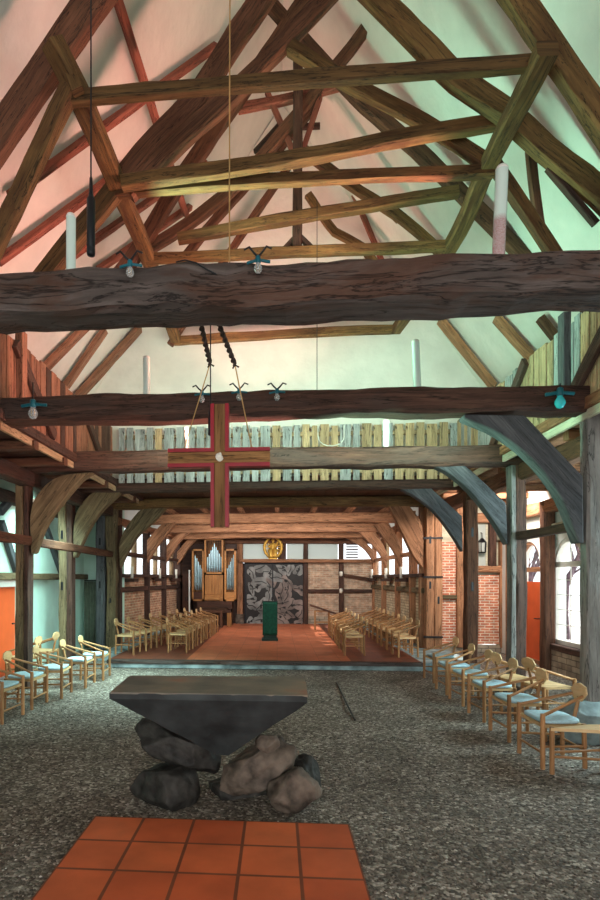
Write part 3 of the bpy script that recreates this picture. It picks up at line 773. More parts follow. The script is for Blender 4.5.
post(11.25, [(60, 68), (68, 73.5)], 0, 3.55, ['olive', 'dark'], 'mossy brown post between turquoise panel and grey curtain', [(73, 558), (75, 516), (86, 498), (100, 489), (121, 486), (120, 492), (100, 512), (86, 534), (76, 557)], 'olive', .22, 2.0)  # same post split by colour: greener front, darker side as light falls
post(13.4, [(97, 105.5), (106.5, 117)], 0, 3.5, ['slate', 'olive'], 'paired golden and grey posts at the left choir corner', [(120, 568), (120, 540), (138, 512), (150, 507), (167, 507), (155, 520), (137, 537), (125, 557)], 'olive', .22, 1.6)
for Y, poly, lab in (
    (15.75, [(147, 563), (147, 540), (165, 522), (185, 517), (172, 528), (157, 547)], 'arched brace nearest the nave on the organ side wall'),
    (18.0, [(163, 567), (164, 550), (177, 535), (197, 529), (183, 538), (171, 555)], 'middle arched brace on the organ side wall'),
    (19.7, [(177, 565), (177, 552), (190, 538), (209, 532), (193, 543), (182, 559)], 'arched brace next to the organ'),
    (15.75, [(374, 525), (387, 520), (401, 547), (401, 568), (393, 550)], 'arched brace nearest the nave on the limewashed wall'),
    (18.0, [(357, 530), (373, 527), (387, 553), (387, 567), (377, 550)], 'middle arched brace on the limewashed wall'),
    (19.7, [(341, 535), (355, 531), (374, 551), (374, 562), (363, 548)], 'arched brace in the far corner beside the louvres')):
    P = [at(a, b, Y-.09) for a, b in smooth(poly)]
    o = MB().prism(P, (0, .18, 0), 0, True).build('arched_brace', 'warm'); tag(o, lab, 'brace', 'arched braces of the choir')
    bv = o.modifiers.new('bevel', 'BEVEL'); bv.width = .012; bv.segments = 1
# longitudinal rails and plates in the post lines
def lab_rail(o, lab): return tag(o, lab, 'beam')
XPL, XPR = -4.02, 3.68
lab_rail(timber('side_rail', [(XPL, 5.0, 2.42), (XPL, 13.4, 2.38)], .15, .12, 'red', None, (1, 0, 0)), 'thin reddish rail joining the posts on the turquoise side')
lab_rail(timber('side_rail', [(XPR, 6.5, 2.44), (XPR, 8.9, 2.44)], .12, .12, 'dark', None, (1, 0, 0)), 'dark rail joining the two posts before the arched window')
lab_rail(timber('wall_plate', [(XPL-.05, Y0+.1, 3.42), (XPL-.05, 13.3, 3.42)], .26, .24, 'dark', None, (1, 0, 0)), 'long dark plate on top of the turquoise side posts')
lab_rail(timber('wall_plate', [(XPR+.1, Y0+.1, 3.42), (XPR+.1, 13.3, 3.42)], .26, .24, 'red', None, (1, 0, 0)), 'long reddish plate on top of the window side posts')
# stones under posts
def rock(name, c, size, mat, lab, cat='stone', cuts=(), seed=1, rot=(0, 0, 0), amp=.18, group=None, parent=None):
    bm = bmesh.new(); bmesh.ops.create_icosphere(bm, subdivisions=5, radius=1)
    rr = random.Random(seed)
    planes = [(Vector(n).normalized(), d_) for n, d_ in cuts]
    for k in range(11):
        n = Vector((rr.uniform(-1, 1), rr.uniform(-1, 1), rr.uniform(-1, 1))).normalized(); planes.append((n, rr.uniform(.66, .88)))
    rm = Matrix.Rotation(rot[2], 3, 'Z') @ Matrix.Rotation(rot[1], 3, 'Y') @ Matrix.Rotation(rot[0], 3, 'X')
    for v in bm.verts:
        p = v.co.normalized()
        for n, d_ in planes:
            q = p.dot(n)
            if q > d_: p = p-n*(q-d_)*.98
        p = p*(1+amp*.5*noise.noise(p*1.7+Vector((seed*3.3, 0, 0)))+amp*.25*noise.noise(p*5+Vector((0, seed*2.1, 0)))+amp*.1*noise.noise(p*14))
        v.co = rm @ Vector((p.x*size[0], p.y*size[1], p.z*size[2]))
    me = bpy.data.meshes.new(name); bm.to_mesh(me); bm.free()
    for pl in me.polygons: pl.use_smooth = True
    me.uv_layers.new(name='UVMap')
    o = put(name, me, mat, parent); o.location = c
    if lab: tag(o, lab, cat, group)
    return o
p1 = at(585, 600, 6.5); rock('foundation_stone', (p1.x, 6.5, .2), (.3, .3, .3), 'bluestone', 'blue grey foundation stone under the post at the frame edge', seed=4, cuts=(((0, 0, 1), .8), ((0, 0, -1), .7)), group='foundation stones')
p2 = at(514, 600, 8.85); rock('foundation_stone', (p2.x-.02, 8.85, .13), (.27, .25, .2), 'rock', 'grey boulder under the worn post before the orange door', seed=9, cuts=(((0, 0, 1), .8), ((0, 0, -1), .7)), group='foundation stones')

# ------------------------------------------------------------------ balustrades
def board_panel(fn, L0, L1, z0, z1, pitch, gap, mat_pick, nmat, th, jitter, rr):
    m = MB(); u = L0
    while u < L1:
        w = pitch*rr.uniform(.75, 1.2)-gap; zt_ = z1+rr.uniform(-jitter, jitter)
        fn(m, u, min(u+w, L1), z0, zt_, th, rr.randrange(nmat) if mat_pick is None else mat_pick((u-L0)/(L1-L0), rr))
        u += w+gap
    return m
rr = random.Random(3)
def fx(X):
    def f(m, a, b, z0, z1, th, mi): m.box(X-th/2, X+th/2, a, b, z0, z1, mi)
    return f
def fy(Y):
    def f(m, a, b, z0, z1, th, mi): m.box(a, b, Y-th/2, Y+th/2, z0, z1, mi)
    return f
for X, lab, mats, s in ((-3.27, 'brown board balustrade of the gallery on the pink roof side', ['brownboard', 'dark', 'brownboard'], -1), (3.42, 'pale board balustrade of the gallery above the arched window', ['palewood', 'palewood', 'greyboard'], 1)):
    e = thing('balustrade', lab, 'balustrade', (X, 7.7, 3.75), 'loft balustrades')
    board_panel(fx(X), 4.45, 10.9, 3.78, 4.78, .17, .02, None, 3, .025, .03, rr).build('slat_panel', mats, e)
    timber('rail', [(X+s*.06, 4.45, 4.6), (X+s*.06, 11, 4.6)], .1, .06, mats[0], e, (1, 0, 0))
    timber('rail', [(X+s*.06, 4.45, 3.95), (X+s*.06, 11, 3.95)], .1, .06, mats[0], e, (1, 0, 0))
    for y0_, y1_ in ((6.75, 5.5), (9.1, 7.9)) if s > 0 else ((6.7, 7.9), (9.05, 10.3)):
        za, zb = (3.85, 4.75) if s > 0 else (4.7, 3.85)
        timber('brace', [(X-s*.05, y0_, za), (X-s*.05, y1_, zb)], .16, .06, 'dark', e, (1, 0, 0))
    for y in (5.0, 6.85): timber('baluster_post', [(X-s*.05, y, 3.7), (X-s*.05, y, 4.9)], .14, .1, mats[0] if s < 0 else 'slate', e, (1, 0, 0))
    m = MB(); m.box(X-s*.0-.02, X+.02, 4.45, 13.0, 3.56, 3.655); m.box(X-.022, X+.018, 4.45, 13.0, 3.665, 3.77); m.build('fascia_board', 'cream' if s > 0 else 'palewood', e)
e = thing('balustrade', 'grey and tan board balustrade across the loft below the gable', 'balustrade', (0, 11.0, 3.75), 'loft balustrades')
xa_, xb_ = at(119, 440, 11.0).x, at(472, 440, 11.0).x
def pick(t, r_): return 0 if t < .42 and r_.random() < .85 else (1 if r_.random() < .7 else 0)
board_panel(fy(11.0), xa_, xb_, 3.70, 4.78, .21, .045, pick, 2, .025, .02, rr).build('slat_panel', ['greyboard', 'palewood'], e)
timber('rail', [(xa_, 11.06, 4.62), (xb_, 11.06, 4.62)], .08, .06, 'palewood', e); timber('rail', [(xa_, 11.06, 3.9), (xb_, 11.06, 3.9)], .1, .06, 'palewood', e)
hk = MB()
for i in range(34):
    x = xa_+.1+i*.205; hk.tube([(x, 10.985, 4.7), (x, 10.95, 4.71), (x+.012, 10.95, 4.66)], .007, 5)
hk.build('coat_hook', 'iron', e)

# ------------------------------------------------------------------ roof trusses
def truss(Y, lab, parts):
    e = thing('roof_truss', lab, 'roof truss', (0, Y, 4.0), 'roof trusses under the plaster')
    for nm, px, wpx, mat, *rest in parts:
        dy = rest[0] if rest else 0.0
        P = [at(a, b, Y+dy) for a, b in px]
        w = wpx*mpp(P[len(P)//2])*(.74 if 'collar' in nm else .84); timber(nm, P, w, min(max(w*.8, .07), .15), mat, e, (0, 1, 0), 1.6 if len(P) > 2 else 1.2)
    return e
truss(5.3, 'nearest roof truss, whose long collar crosses the top of the view', [
    ('collar_beam', [(68, 99), (310, 79), (553, 62)], 18, 'gold'),
    ('strut', [(76, 76), (2, 232), (-28, 292)], 20, 'gold', -.02),
    ('strut', [(60, 45), (78, 92)], 14, 'gold', -.1),
    ('rafter', [(-160, 368), (-95, 272), (3, 132), (100, -8), (200, -150)], 36, 'red', .12),
    ('rafter', [(735, 335), (660, 215), (594, 112), (548, 45), (470, -70), (400, -170)], 27, 'gold', .12)])
truss(6.7, 'second roof truss, with two collars meeting above the bulbs', [
    ('collar_beam', [(116, 192), (300, 179), (493, 172)], 15, 'gold'),
    ('upper_collar', [(122, 184), (300, 158), (400, 138), (505, 121)], 18, 'gold', -.22),
    ('strut', [(122, 182), (40, 281), (10, 318)], 22, 'gold', .05),
    ('strut', [(490, 158), (553, 252), (590, 310)], 15, 'gold', .05),
    ('rafter', [(118, 186), (158, 138), (196, 100), (228, 50), (262, 0), (300, -70)], 25, 'red', .1),
    ('rafter', [(128, 194), (180, 142), (230, 97), (275, 52), (320, 5), (352, -30)], 19, 'red', .02),
    ('rafter', [(290, 48), (352, 85), (424, 123), (490, 166)], 15, 'gold', .02),
    ('rafter', [(330, -50), (385, 8), (430, 52), (458, 80), (505, 112), (545, 150), (602, 196), (660, 262), (700, 310)], 25, 'gold', -.35),
    ('brace', [(530, 150), (534, 185), (541, 235)], 10, 'red', .3),
    ('brace', [(548, 168), (596, 224)], 7, 'dark', -.3)])
truss(8.1, 'third roof truss, with the king post and its braces', [
    ('collar_beam', [(146, 259), (300, 252), (453, 246)], 13, 'gold'),
    ('upper_collar', [(178, 239), (300, 217), (458, 192)], 14, 'gold', -.25),
    ('king_post', [(298, 20), (298, 120), (297, 250)], 11, 'dark', .1),
    ('rafter', [(120, 275), (145, 240), (168, 200), (205, 145), (268, 55), (300, 8), (330, -35)], 16, 'red', .06),
    ('rafter', [(146, 250), (188, 224), (240, 182), (290, 125), (322, 85), (350, 50), (375, 15)], 13, 'red', .18),
    ('rafter', [(262, -5), (300, 38), (355, 95), (440, 172), (519, 252), (560, 294)], 15, 'red', .06),
    ('upper_brace', [(238, 109), (297, 97), (355, 82)], 10, 'redpaint', .2),
    ('brace', [(267, 92), (293, 152)], 6, 'redpaint', .2), ('brace', [(320, 98), (303, 150)], 6, 'redpaint', .2),
    ('brace', [(256, 153), (282, 124)], 8, 'dark', .25), ('foot_brace', [(284, 250), (297, 236)], 6, 'dark', .1), ('foot_brace', [(312, 249), (299, 236)], 6, 'dark', .1)])
truss(9.5, 'fourth roof truss, mostly hidden behind the third collar', [
    ('collar_beam', [(164, 303), (300, 297), (428, 293)], 12, 'gold'),
    ('rafter', [(150, 305), (205, 232), (250, 182), (290, 135), (312, 108)], 10, 'red', .05),
    ('rafter', [(300, 148), (349, 184), (395, 214), (440, 252), (480, 300)], 11, 'gold', .05),
    ('brace', [(278, 128), (320, 126)], 6, 'dark', .3)])
truss(10.9, 'last roof truss, its collar low against the mint gable', [
    ('collar_beam', [(174, 341), (290, 334), (396, 329)], 11, 'gold'),
    ('rafter', [(170, 345), (215, 275), (255, 215), (300, 150)], 8, 'red'),
    ('rafter', [(308, 195), (335, 232), (362, 247), (400, 300)], 9, 'gold'),
    ('gable_rafter', [(318, 120), (341, 165), (376, 247), (400, 305)], 6, 'redpaint', .4),
    ('brace', [(395, 215), (425, 243), (440, 262)], 10, 'gold', -.4)])
# purlins
for pts, lab, w_ in (([(52, 42, 5.1), (78, 92, 5.3), (118, 186, 6.7), (148, 258, 8.1), (176, 340, 10.9)], 'long purlin joining the trusses on the pink side', .2),
                 ([(548, 48, 5.1), (536, 72, 5.3), (488, 166, 6.7), (451, 246, 8.1), (396, 330, 10.9)], 'long purlin joining the trusses on the mint side', .19)):
    P = [at(a, b, Y) for a, b, Y in pts]; o = timber('purlin', P, w_, .16, 'gold', None, (0, 0, 1)); tag(o, lab, 'beam', 'purlins')
o = timber('purlin', [at(102, -45, 5.5), at(124, 20, 6.5), at(136, 57, 7.0), at(186, 215, 10.05)], .11, .09, 'redpaint', None, (1, 0, 1)); tag(o, 'thin red purlin high on the pink roof slope', 'beam', 'purlins')
# slanting rafters / wind braces lying on the roof slopes
for i, (a, b, w_, mt, lab) in enumerate((
    ((10, 196), (216, 46), 8, 'redpaint', 'uppermost thin red wind brace on the pink slope'),
    ((-2, 262), (155, 146), 8, 'redpaint', 'thin red wind brace crossing behind the hanging microphone'),
    ((55, 268), (205, 162), 7, 'redpaint', 'thin red wind brace just under the second truss node'),
    ((98, 270), (190, 207), 7, 'redpaint', 'lowest short red wind brace above the nearest tie beam'),
    ((40, 373), (90, 323), 11, 'brownboard', 'first sloping rafter behind the brown balustrade'),
    ((66, 386), (105, 330), 11, 'brownboard', 'second sloping rafter behind the brown balustrade'),
    ((77, 398), (140, 328), 13, 'brownboard', 'third and widest sloping rafter behind the brown balustrade'),
    ((104, 400), (153, 327), 10, 'brownboard', 'fourth sloping rafter, beside the green gable'),
    ((415, 324), (452, 388), 10, 'warm', 'first sloping rafter right of the mint gable'),
    ((440, 320), (494, 387), 13, 'warm', 'second sloping rafter right of the mint gable'),
    ((496, 318), (535, 362), 13, 'warm', 'third sloping rafter, nearest the pale balustrade'),
    ((540, 318), (575, 362), 11, 'red', 'fourth sloping rafter, at the corner of the pale balustrade'))):
    A = roofpt(*a); B = roofpt(*b); s = -1 if a[0] < 300 else 1
    o = timber('roof_brace', [A, B], w_*mpp((A+B)/2)*.85, .1, mt, None, (s*1.5, 0, 1)); tag(o, lab, 'rafter', 'sloping timbers on the roof')

# ------------------------------------------------------------------ hanging and standing fittings
def cord(name, pts, r, mat, lab, cat='cord', group=None): return tag(MB().tube(pts, r, 6).build(name, mat), lab, cat, group)
# microphones
for px, y0_, y1_, Y, ytop, lab in ((91, 178, 256, 3.8, -60, 'long black pendant microphone hanging before the nearest beam'), (210.5, 402, 436, 5.25, 300, 'small dark pendant microphone hanging beside the red cross')):
    p0 = at(px, y0_, Y); p1 = at(px, y1_, Y); r = 4.2*mpp(p0) if Y < 4 else 2.4*mpp(p0)
    e = thing('pendant_microphone', lab, 'microphone', tuple(p1), 'pendant microphones')
    h = p0.z-p1.z
    m = MB(); m.lathe(p1, [(0, 0), (r*.9, .004), (r, .02), (r, .1*h), (r*.9, .11*h), (r, .12*h), (r, .72*h), (r*.75, .75*h), (r*.5, .8*h), (r*.35, h), (0, h)], 14); m.build('body', 'black', e)
    MB().tube([p0-Vector((0, 0, .01)), at(px, ytop, Y)], .006, 6).build('cable', 'black', e)
cord('hanging_twine', [at(229.5, 262, 4.3), at(229.5, 140, 4.3), at(230, -40, 4.3)], .006, 'twine', 'pale twine rising from the nearest beam into the roof')
cord('hanging_wire', [at(317, 392, 6.75), at(317, 200, 6.75)], .004, 'iron', 'thin wire hanging behind the nearest beam in front of mint gable')
# cable loop on the balustrade
P = [at(331+13*math.cos(a), 437-9*math.sin(a)+(0 if math.sin(a) < 0 else 0), 10.9) for a in [PI+PI*i/10 for i in range(11)]]
cord('cable_loop', [at(318, 425, 10.9)]+P+[at(344, 425, 10.9)], .01, 'white', 'white cable loop hanging on the loft balustrade')

# bulbs
def bulb(px, py, Y, r, lab, hang=0.0, gm='bulb'):
    p = at(px, py, Y); e = thing('string_bulb', lab, 'light bulb', tuple(p), 'festoon bulbs on the tie beams')
    m = MB(); m.lathe(p, [(0, -r*1.3), (r*.6, -r*1.1), (r, -r*.3), (r*.95, r*.2), (r*.5, r*1.0), (r*.42, r*1.3)], 14); m.build('glass_bulb', gm, e)
    m = MB(); m.lathe(p, [(r*.5, r*1.15), (r*.62, r*1.3), (r*.62, r*2.6), (r*.45, r*2.8), (0, r*2.8)], 12)
    m.tube([p+Vector((-r*2.6, .02, r*1.6)), p+Vector((0, 0, r*1.9)), p+Vector((r*2.8, .02, r*1.7))], r*.35, 8); m.build('socket', 'teal', e)
    m = MB()
    if hang: m.tube([p+Vector((0, 0, r*2.7)), p+Vector((0, 0, hang))], r*.15, 6)
    else:
        for s in (-1, 1): m.tube([p+Vector((0, 0, r*2.6)), p+Vector((s*r*1.0, -.02, r*3.3)), p+Vector((s*r*2.0, -.03, r*4.4)), p+Vector((s*r*3.2, -.02, r*4.0))], r*.26, 6)
    m.build('lead', 'black', e)
    # filament
    MB().tube([p+Vector((-r*.25, 0, r*.8)), p+Vector((-r*.2, 0, -r*.5)), p+Vector((r*.2, 0, -r*.5)), p+Vector((r*.25, 0, r*.8))], r*.07, 5).build('filament', 'twine', e)
bulb(130, 272, 3.93, .03, 'clear bulb at the microphone end of the nearest beam')
bulb(258, 268, 3.93, .03, 'clear bulb at the middle of the nearest beam')
bulb(202, 399, 6.3, .033, 'clear bulb above the left arm of the red cross')
bulb(239, 397, 6.3, .033, 'middle of the three clear bulbs on the second beam')
bulb(277, 397, 6.3, .033, 'clear bulb right of the red cross on the second beam')
bulb(33, 413, 6.25, .055, 'round clear bulb hanging at the brown balustrade end of second beam', hang=.35)
bulb(560, 402, 6.25, .055, 'teal tinted bulb near the grey blue post', hang=.2, gm='tealbulb')
# curl of cable on the nearest beam
cord('beam_cable', [at(176, 262, 4.03), at(185, 260, 4.0), at(196, 263, 4.0), at(208, 270, 4.0), at(216, 274, 4.02)], .006, 'black', 'short dark cable curling over the front of the nearest beam')

# light tubes standing on the tie beams
def tube_lamp(px, ytop, Y, z0, wpx, lab, mt='tube', lean=0):
    p = at(px, ytop, Y); b = at(px+lean, 600, Y); b.z = z0; r = wpx*mpp(p)/2
    e = thing('light_tube', lab, 'light tube', tuple(b), 'light tubes standing on the tie beams')
    MB().tube([b+Vector((0, 0, .03)), p], r, 16).build('tube', mt, e)
    m = MB(); m.lathe(b, [(0, 0), (r*1.08, 0), (r*1.08, .035), (r, .04)], 16); m.build('base_cap', 'white', e)
    m = MB(); m.lathe(p, [(r, -.01), (r*1.03, 0), (r*.8, .02), (0, .022)], 16); m.build('top_cap', 'white', e)
tube_lamp(71, 217, 4.3, 4.09, 9.5, 'pale light tube standing on the nearest beam by the microphone')
tube_lamp(502, 169, 4.3, 4.09, 12, 'tall light tube with red speckled base on the nearest beam', 'tubered', -4)
tube_lamp(146.5, 358, 6.6, 3.93, 7, 'short pale light tube on the second beam near brown balustrade')
tube_lamp(415.5, 342, 6.6, 3.93, 7.5, 'short pale light tube on the second beam near mint gable', lean=2)
tube_lamp(386, 422, 8.9, 3.82, 6.5, 'short light tube on the third beam before the tan boards')
tube_lamp(187, 428, 8.9, 3.82, 4, 'slim reddish light tube on the third beam beside the red cross', 'tubered')

# ------------------------------------------------------------------ the cross
Yc = 5.0
A0 = at(211, 405, Yc); A1 = at(229, 527, Yc); B0 = at(168.5, 449.5, Yc); B1 = at(270, 466.5, Yc)
cz = (B0.z+B1.z)/2; cxx = (A0.x+A1.x)/2
cr = thing('hanging_cross', 'wooden cross with crimson edges and pale centre stone, hung on ropes', 'cross', (cxx, Yc, A1.z))
wv = A1.x-A0.x; wh = B0.z-B1.z
timber('upright', [(cxx, Yc, A1.z), (cxx, Yc, A0.z)], wv*.62, .05, 'crossgold', cr, rough=.4)
timber('crossbar', [(B0.x, Yc-.002, cz), (B1.x, Yc-.002, cz)], wh*.62, .052, 'crossgold', cr, rough=.4)
ew = wv*.2
for s in (-1, 1):
    x = cxx+s*(wv/2-ew/2)
    for z0_, z1_ in ((A1.z, cz-wh/2), (cz+wh/2, A0.z)): MB().box(x-ew/2, x+ew/2, Yc-.04, Yc+.04, z0_, z1_).build('red_edge', 'crossred', cr)
    z = cz+s*(wh/2-ew/2)
    for x0, x1 in ((B0.x, cxx-wv/2+ew), (cxx+wv/2-ew, B1.x)): MB().box(x0, x1, Yc-.04, Yc+.04, z-ew/2, z+ew/2).build('red_edge', 'crossred', cr)
    for q in (-1, 1): 
        xx = cxx+s*(wv/2-ew/2); zz = cz+q*(wh/2-ew/2); 
ob = rock('boss', (cxx, Yc-.045, cz), (.036, .02, .042), 'candle', None, parent=cr, seed=3); ob.matrix_parent_inverse = parent_inv[cr.name]
# ropes
for a, k, t, lab in (((184, 449), (210, 364), (197, 322), 'hanging rope on the organ side arm of the red cross'), ((252, 449), (235, 365), (212, 322), 'hanging rope on the other arm of the red cross')):
    p = at(*a, Yc); q = at(*k, Yc-.1); s = at(t[0], t[1]-14, 4.45)
    e = thing('suspension_rope', lab, 'rope', tuple(p), 'ropes holding the cross')
    MB().tube([p, q], .0055, 6).build('thin_cord', 'twine', e)
    m = MB(); n = 60
    for ph in (0, PI):
        pts = []; dv = (s-q); a1 = dv.orthogonal().normalized(); a2 = dv.normalized().cross(a1)
        for i in range(n+1):
            w_ = ph+i*.55; pts.append(q+dv*(i/n)+a1*(.013*math.cos(w_))+a2*(.013*math.sin(w_)))
        m.tube(pts, .012, 6)
    m.build('twisted_rope', 'rope', e)
    m = MB(); m.tube([q+Vector((-.02, 0, -.03)), q, q+Vector((.035, 0, -.02))], .008, 6); m.build('knot', 'rope', e)

# ------------------------------------------------------------------ stone altar
zA = .94
c0 = gz(110, 692, zA); c1 = gz(308, 695.5, zA); c2 = gz(305, 676.5, zA); c3 = gz(130, 675.5, zA)
ym = (c0.y+c2.y)/2; apx = at(224, 753, ym)
alt = thing('stone_altar', 'dark inverted pyramid stone altar balanced on boulders', 'altar', (apx.x, ym, apx.z))
def rough_solid(rings, mats, name, parent, amp, sub=10, seed=1):
    bm = bmesh.new(); vv = [[bm.verts.new(p) for p in r] for r in rings]
    n = len(rings[0])
    for a, b in zip(vv, vv[1:]):
        for i in range(n): bm.faces.new((a[i], a[(i+1) % n], b[(i+1) % n], b[i]))
    bm.faces.new(vv[0]); bm.faces.new(vv[-1])
    bmesh.ops.recalc_face_normals(bm, faces=bm.faces)
    bmesh.ops.subdivide_edges(bm, edges=bm.edges, cuts=sub, use_grid_fill=True)
    bmesh.ops.triangulate(bm, faces=bm.faces)
    for v in bm.verts:
        e = noise.noise_vector(v.co*6+Vector((seed, 0, 0)))*amp+noise.noise_vector(v.co*22)*amp*.4
        v.co += Vector((e.x, e.y, e.z*.4))
    me = bpy.data.meshes.new(name); bm.to_mesh(me); bm.free(); me.uv_layers.new(name='UVMap')
    return put(name, me, mats, parent)
zt_ = Vector((0, 0, 1))
top = [c0, c1, c2, c3]; 
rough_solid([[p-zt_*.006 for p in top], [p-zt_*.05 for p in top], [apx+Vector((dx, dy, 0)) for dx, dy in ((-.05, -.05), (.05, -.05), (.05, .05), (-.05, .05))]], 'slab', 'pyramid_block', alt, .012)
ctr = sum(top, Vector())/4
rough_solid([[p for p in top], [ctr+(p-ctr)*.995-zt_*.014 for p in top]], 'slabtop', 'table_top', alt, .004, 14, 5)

def rk(px0, px1, py0, py1, Y, dep, mat, lab, seed, rot=0, cuts=(), yaw=0):
    a = at((px0+px1)/2, (py0+py1)/2, Y); m_ = mpp(a); return rock('boulder', tuple(a), ((px1-px0)/2*m_, dep, (py1-py0)/2*m_), mat, lab, 'boulder', cuts, seed, (0, rot, yaw), .22, 'boulders under the altar')
rk(132, 200, 760, 814, 4.5, .27, 'rockdark', 'big rounded dark boulder at front, on the turquoise side of altar', 11, cuts=(((0, 0, -1), .7),))
rk(130, 231, 724, 772, 4.62, .22, 'rockdark', 'dark angular boulder leaning under the left half of the altar', 23, rot=math.radians(22), cuts=(((0, 0, 1), .6), ((0, 0, -1), .62), ((0, -1, 0), .66), ((1, 0, 0), .8)))
rk(214, 300, 740, 792, 4.6, .22, 'rock', 'large brown boulder slanting up under the right half of the altar', 31, rot=math.radians(-28), cuts=(((0, 0, 1), .6), ((0, -1, 0), .66), ((0, 0, -1), .7)))
rk(268, 321, 762, 817, 4.42, .22, 'rock', 'grey brown boulder at the front right foot of the altar', 42, rot=math.radians(15), cuts=(((0, -1, 0), .65),))
rk(200, 272, 778, 808, 4.75, .22, 'rockdark', 'low flat boulder at the back between the front ones', 57)
rk(255, 281, 732, 756, 4.55, .1, 'rock', 'small stone wedged on top against the pyramid altar', 61)
rk(285, 322, 755, 800, 4.8, .2, 'rockdark', 'dark boulder half hidden behind the right foot of the altar', 75)

# ------------------------------------------------------------------ chairs
def make_chair(cush):
    e = thing('armchair', 'x', 'chair', (0, 0, 0), local=True)
    def rod(nm, a, b, r, mt='beech', r1=None): return MB().tube([a, Vector(a).lerp(Vector(b), .5), b], r, 8, r1=r1).build(nm, mt, e)
    for s in (-1, 1):
        rod('leg', (.2, s*.245, 0), (.2, s*.245, .52), .023)
        rod('leg', (-.21, s*.2, 0), (-.2, s*.2, .42), .022)
        rod('armrest', (.205, s*.245, .50), (-.25, s*.085, .655), .016)
    m = MB()
    m.tube([(.2, -.245, .15), (.2, .245, .15)], .012, 6); m.tube([(-.21, -.2, .17), (-.21, .2, .17)], .012, 6)
    for s in (-1, 1): m.tube([(.2, s*.245, .21), (-.21, s*.2, .21)], .012, 6)
    m.build('stretcher', 'beech', e)
    m = MB(); m.prism([Vector((.2, -.235, .385)), Vector((.2, .235, .385)), Vector((-.2, .195, .385)), Vector((-.2, -.195, .385))], (0, 0, .03)); m.build('seat', 'plate', e)
    # shield-shaped back plate
    pl = [(-.135, .01), (-.1, .075), (0, .095), (.1, .075), (.135, .01), (.06, -.075), (-.06, -.075)]
    P = [Vector((-.255-.12*z, y, .675+z)) for y, z in pl]
    o = MB().prism(P, (-.02, 0, 0)).build('backrest', 'plate', e); bv = o.modifiers.new('bevel', 'BEVEL'); bv.width = .006; bv.segments = 2
    rod('back_post', (-.2, 0, .36), (-.265, 0, .64), .018)
    MB().tube([(-.2, -.2, .375), (-.2, .2, .375)], .013, 6).build('seat_rail', 'beech', e)
    if cush:
        m = MB(); 
        bm = bmesh.new(); bmesh.ops.create_cube(bm, size=1)
        bmesh.ops.bevel(bm, geom=bm.edges[:], offset=.3, segments=4, profile=.6, affect='EDGES')
        me = bpy.data.meshes.new('cushion')
        for v in bm.verts:
            v.co = Vector((v.co.x*.39, v.co.y*(.45+.06*v.co.x), v.co.z*.042+.437))
        bm.to_mesh(me); bm.free(); me.uv_layers.new(name='UVMap')
        for p in me.polygons: p.use_smooth = True
        put('cushion', me, 'cushion', e)
    return e
proto = {True: make_chair(True), False: make_chair(False)}
used = {True: False, False: False}
def children(o): return list(o.children)
def place(cush, x, y, z, rz, label, group, skip=()):
    p = proto[cush]
    if not used[cush]: r = p; used[cush] = True
    else:
        r = p.copy(); COL.objects.link(r)
        for c in children(p):
            k = c.copy(); COL.objects.link(k); k.parent = r; k.matrix_parent_inverse = Matrix()
    r.location = (x, y, z); r.rotation_euler = (0, 0, rz); r['label'] = label; r['group'] = group
    return r
ORD = ['first', 'second', 'third', 'fourth', 'fifth', 'sixth', 'seventh', 'eighth', 'ninth', 'tenth']
# window side of the nave (facing -x)
rj = random.Random(5)
for i, (px, py) in enumerate(((542, 769), (508, 742), (483, 722), (461.5, 706), (446, 695), (432.5, 683))):
    p = gz(px, py); place(True, p.x+.2, p.y+.245, 0, PI+rj.uniform(-.08, .08), 'beech armchair with blue cushion, %s from the frame edge in the window side row' % ORD[i], 'armchairs in the window side row')
p = gz(552, 774); stl = thing('stool', 'low bare beech stool cut by the frame beside the blue foundation stone', 'stool', (p.x+.25, p.y+.2, 0))
for a, b in ((0, 0), (.55, -.08), (.5, .1)): MB().tube([(p.x+a, p.y+b, 0), (p.x+a, p.y+b, .43)], .022, 10).build('leg', 'beech', stl)
MB().prism([Vector((p.x-.02, p.y-.02, .4)), Vector((p.x+.57, p.y-.1, .4)), Vector((p.x+.54, p.y+.13, .4)), Vector((p.x+.4, p.y+.13, .4))], (0, 0, .03)).build('seat', 'plate', stl)
m = MB(); m.tube([(p.x, p.y, .16), (p.x+.55, p.y-.08, .16)], .013, 6); m.tube([(p.x, p.y, .2), (p.x+.5, p.y+.1, .2)], .013, 6); m.build('stretcher', 'beech', stl)
for i, (px, py, lab) in enumerate(((497, 712, 'bare beech armchair turned towards the orange door, near the boulder'), (531, 722, 'bare beech armchair turned towards the arched window, behind the blue cushions'))):
    p = gz(px, py); place(False, p.x+.35, p.y+.35, 0, .25, lab, 'armchairs turned to the aisle')
# turquoise side of the nave (facing +x)
for i, (px, py) in enumerate(((4, 724), (32, 710), (60, 699), (85, 688), (102, 680.5))):
    p = gz(px, py); place(True, p.x-.2, p.y+.245, 0, rj.uniform(-.08, .08), 'beech armchair with blue cushion, %s from the frame edge in the turquoise side row' % ORD[i], 'armchairs in the turquoise side row')
for i, (x, y, lab) in enumerate(((-4.5, 7.7, 'bare beech armchair behind the turquoise side row, near the orange door'), (-4.5, 9.7, 'bare beech armchair behind the turquoise side row, before turquoise infill'), (-4.5, 10.5, 'bare beech armchair behind the turquoise side row, before the grey curtain'))):
    place(False, x, y, 0, PI-.1, lab, 'armchairs turned to the aisle')
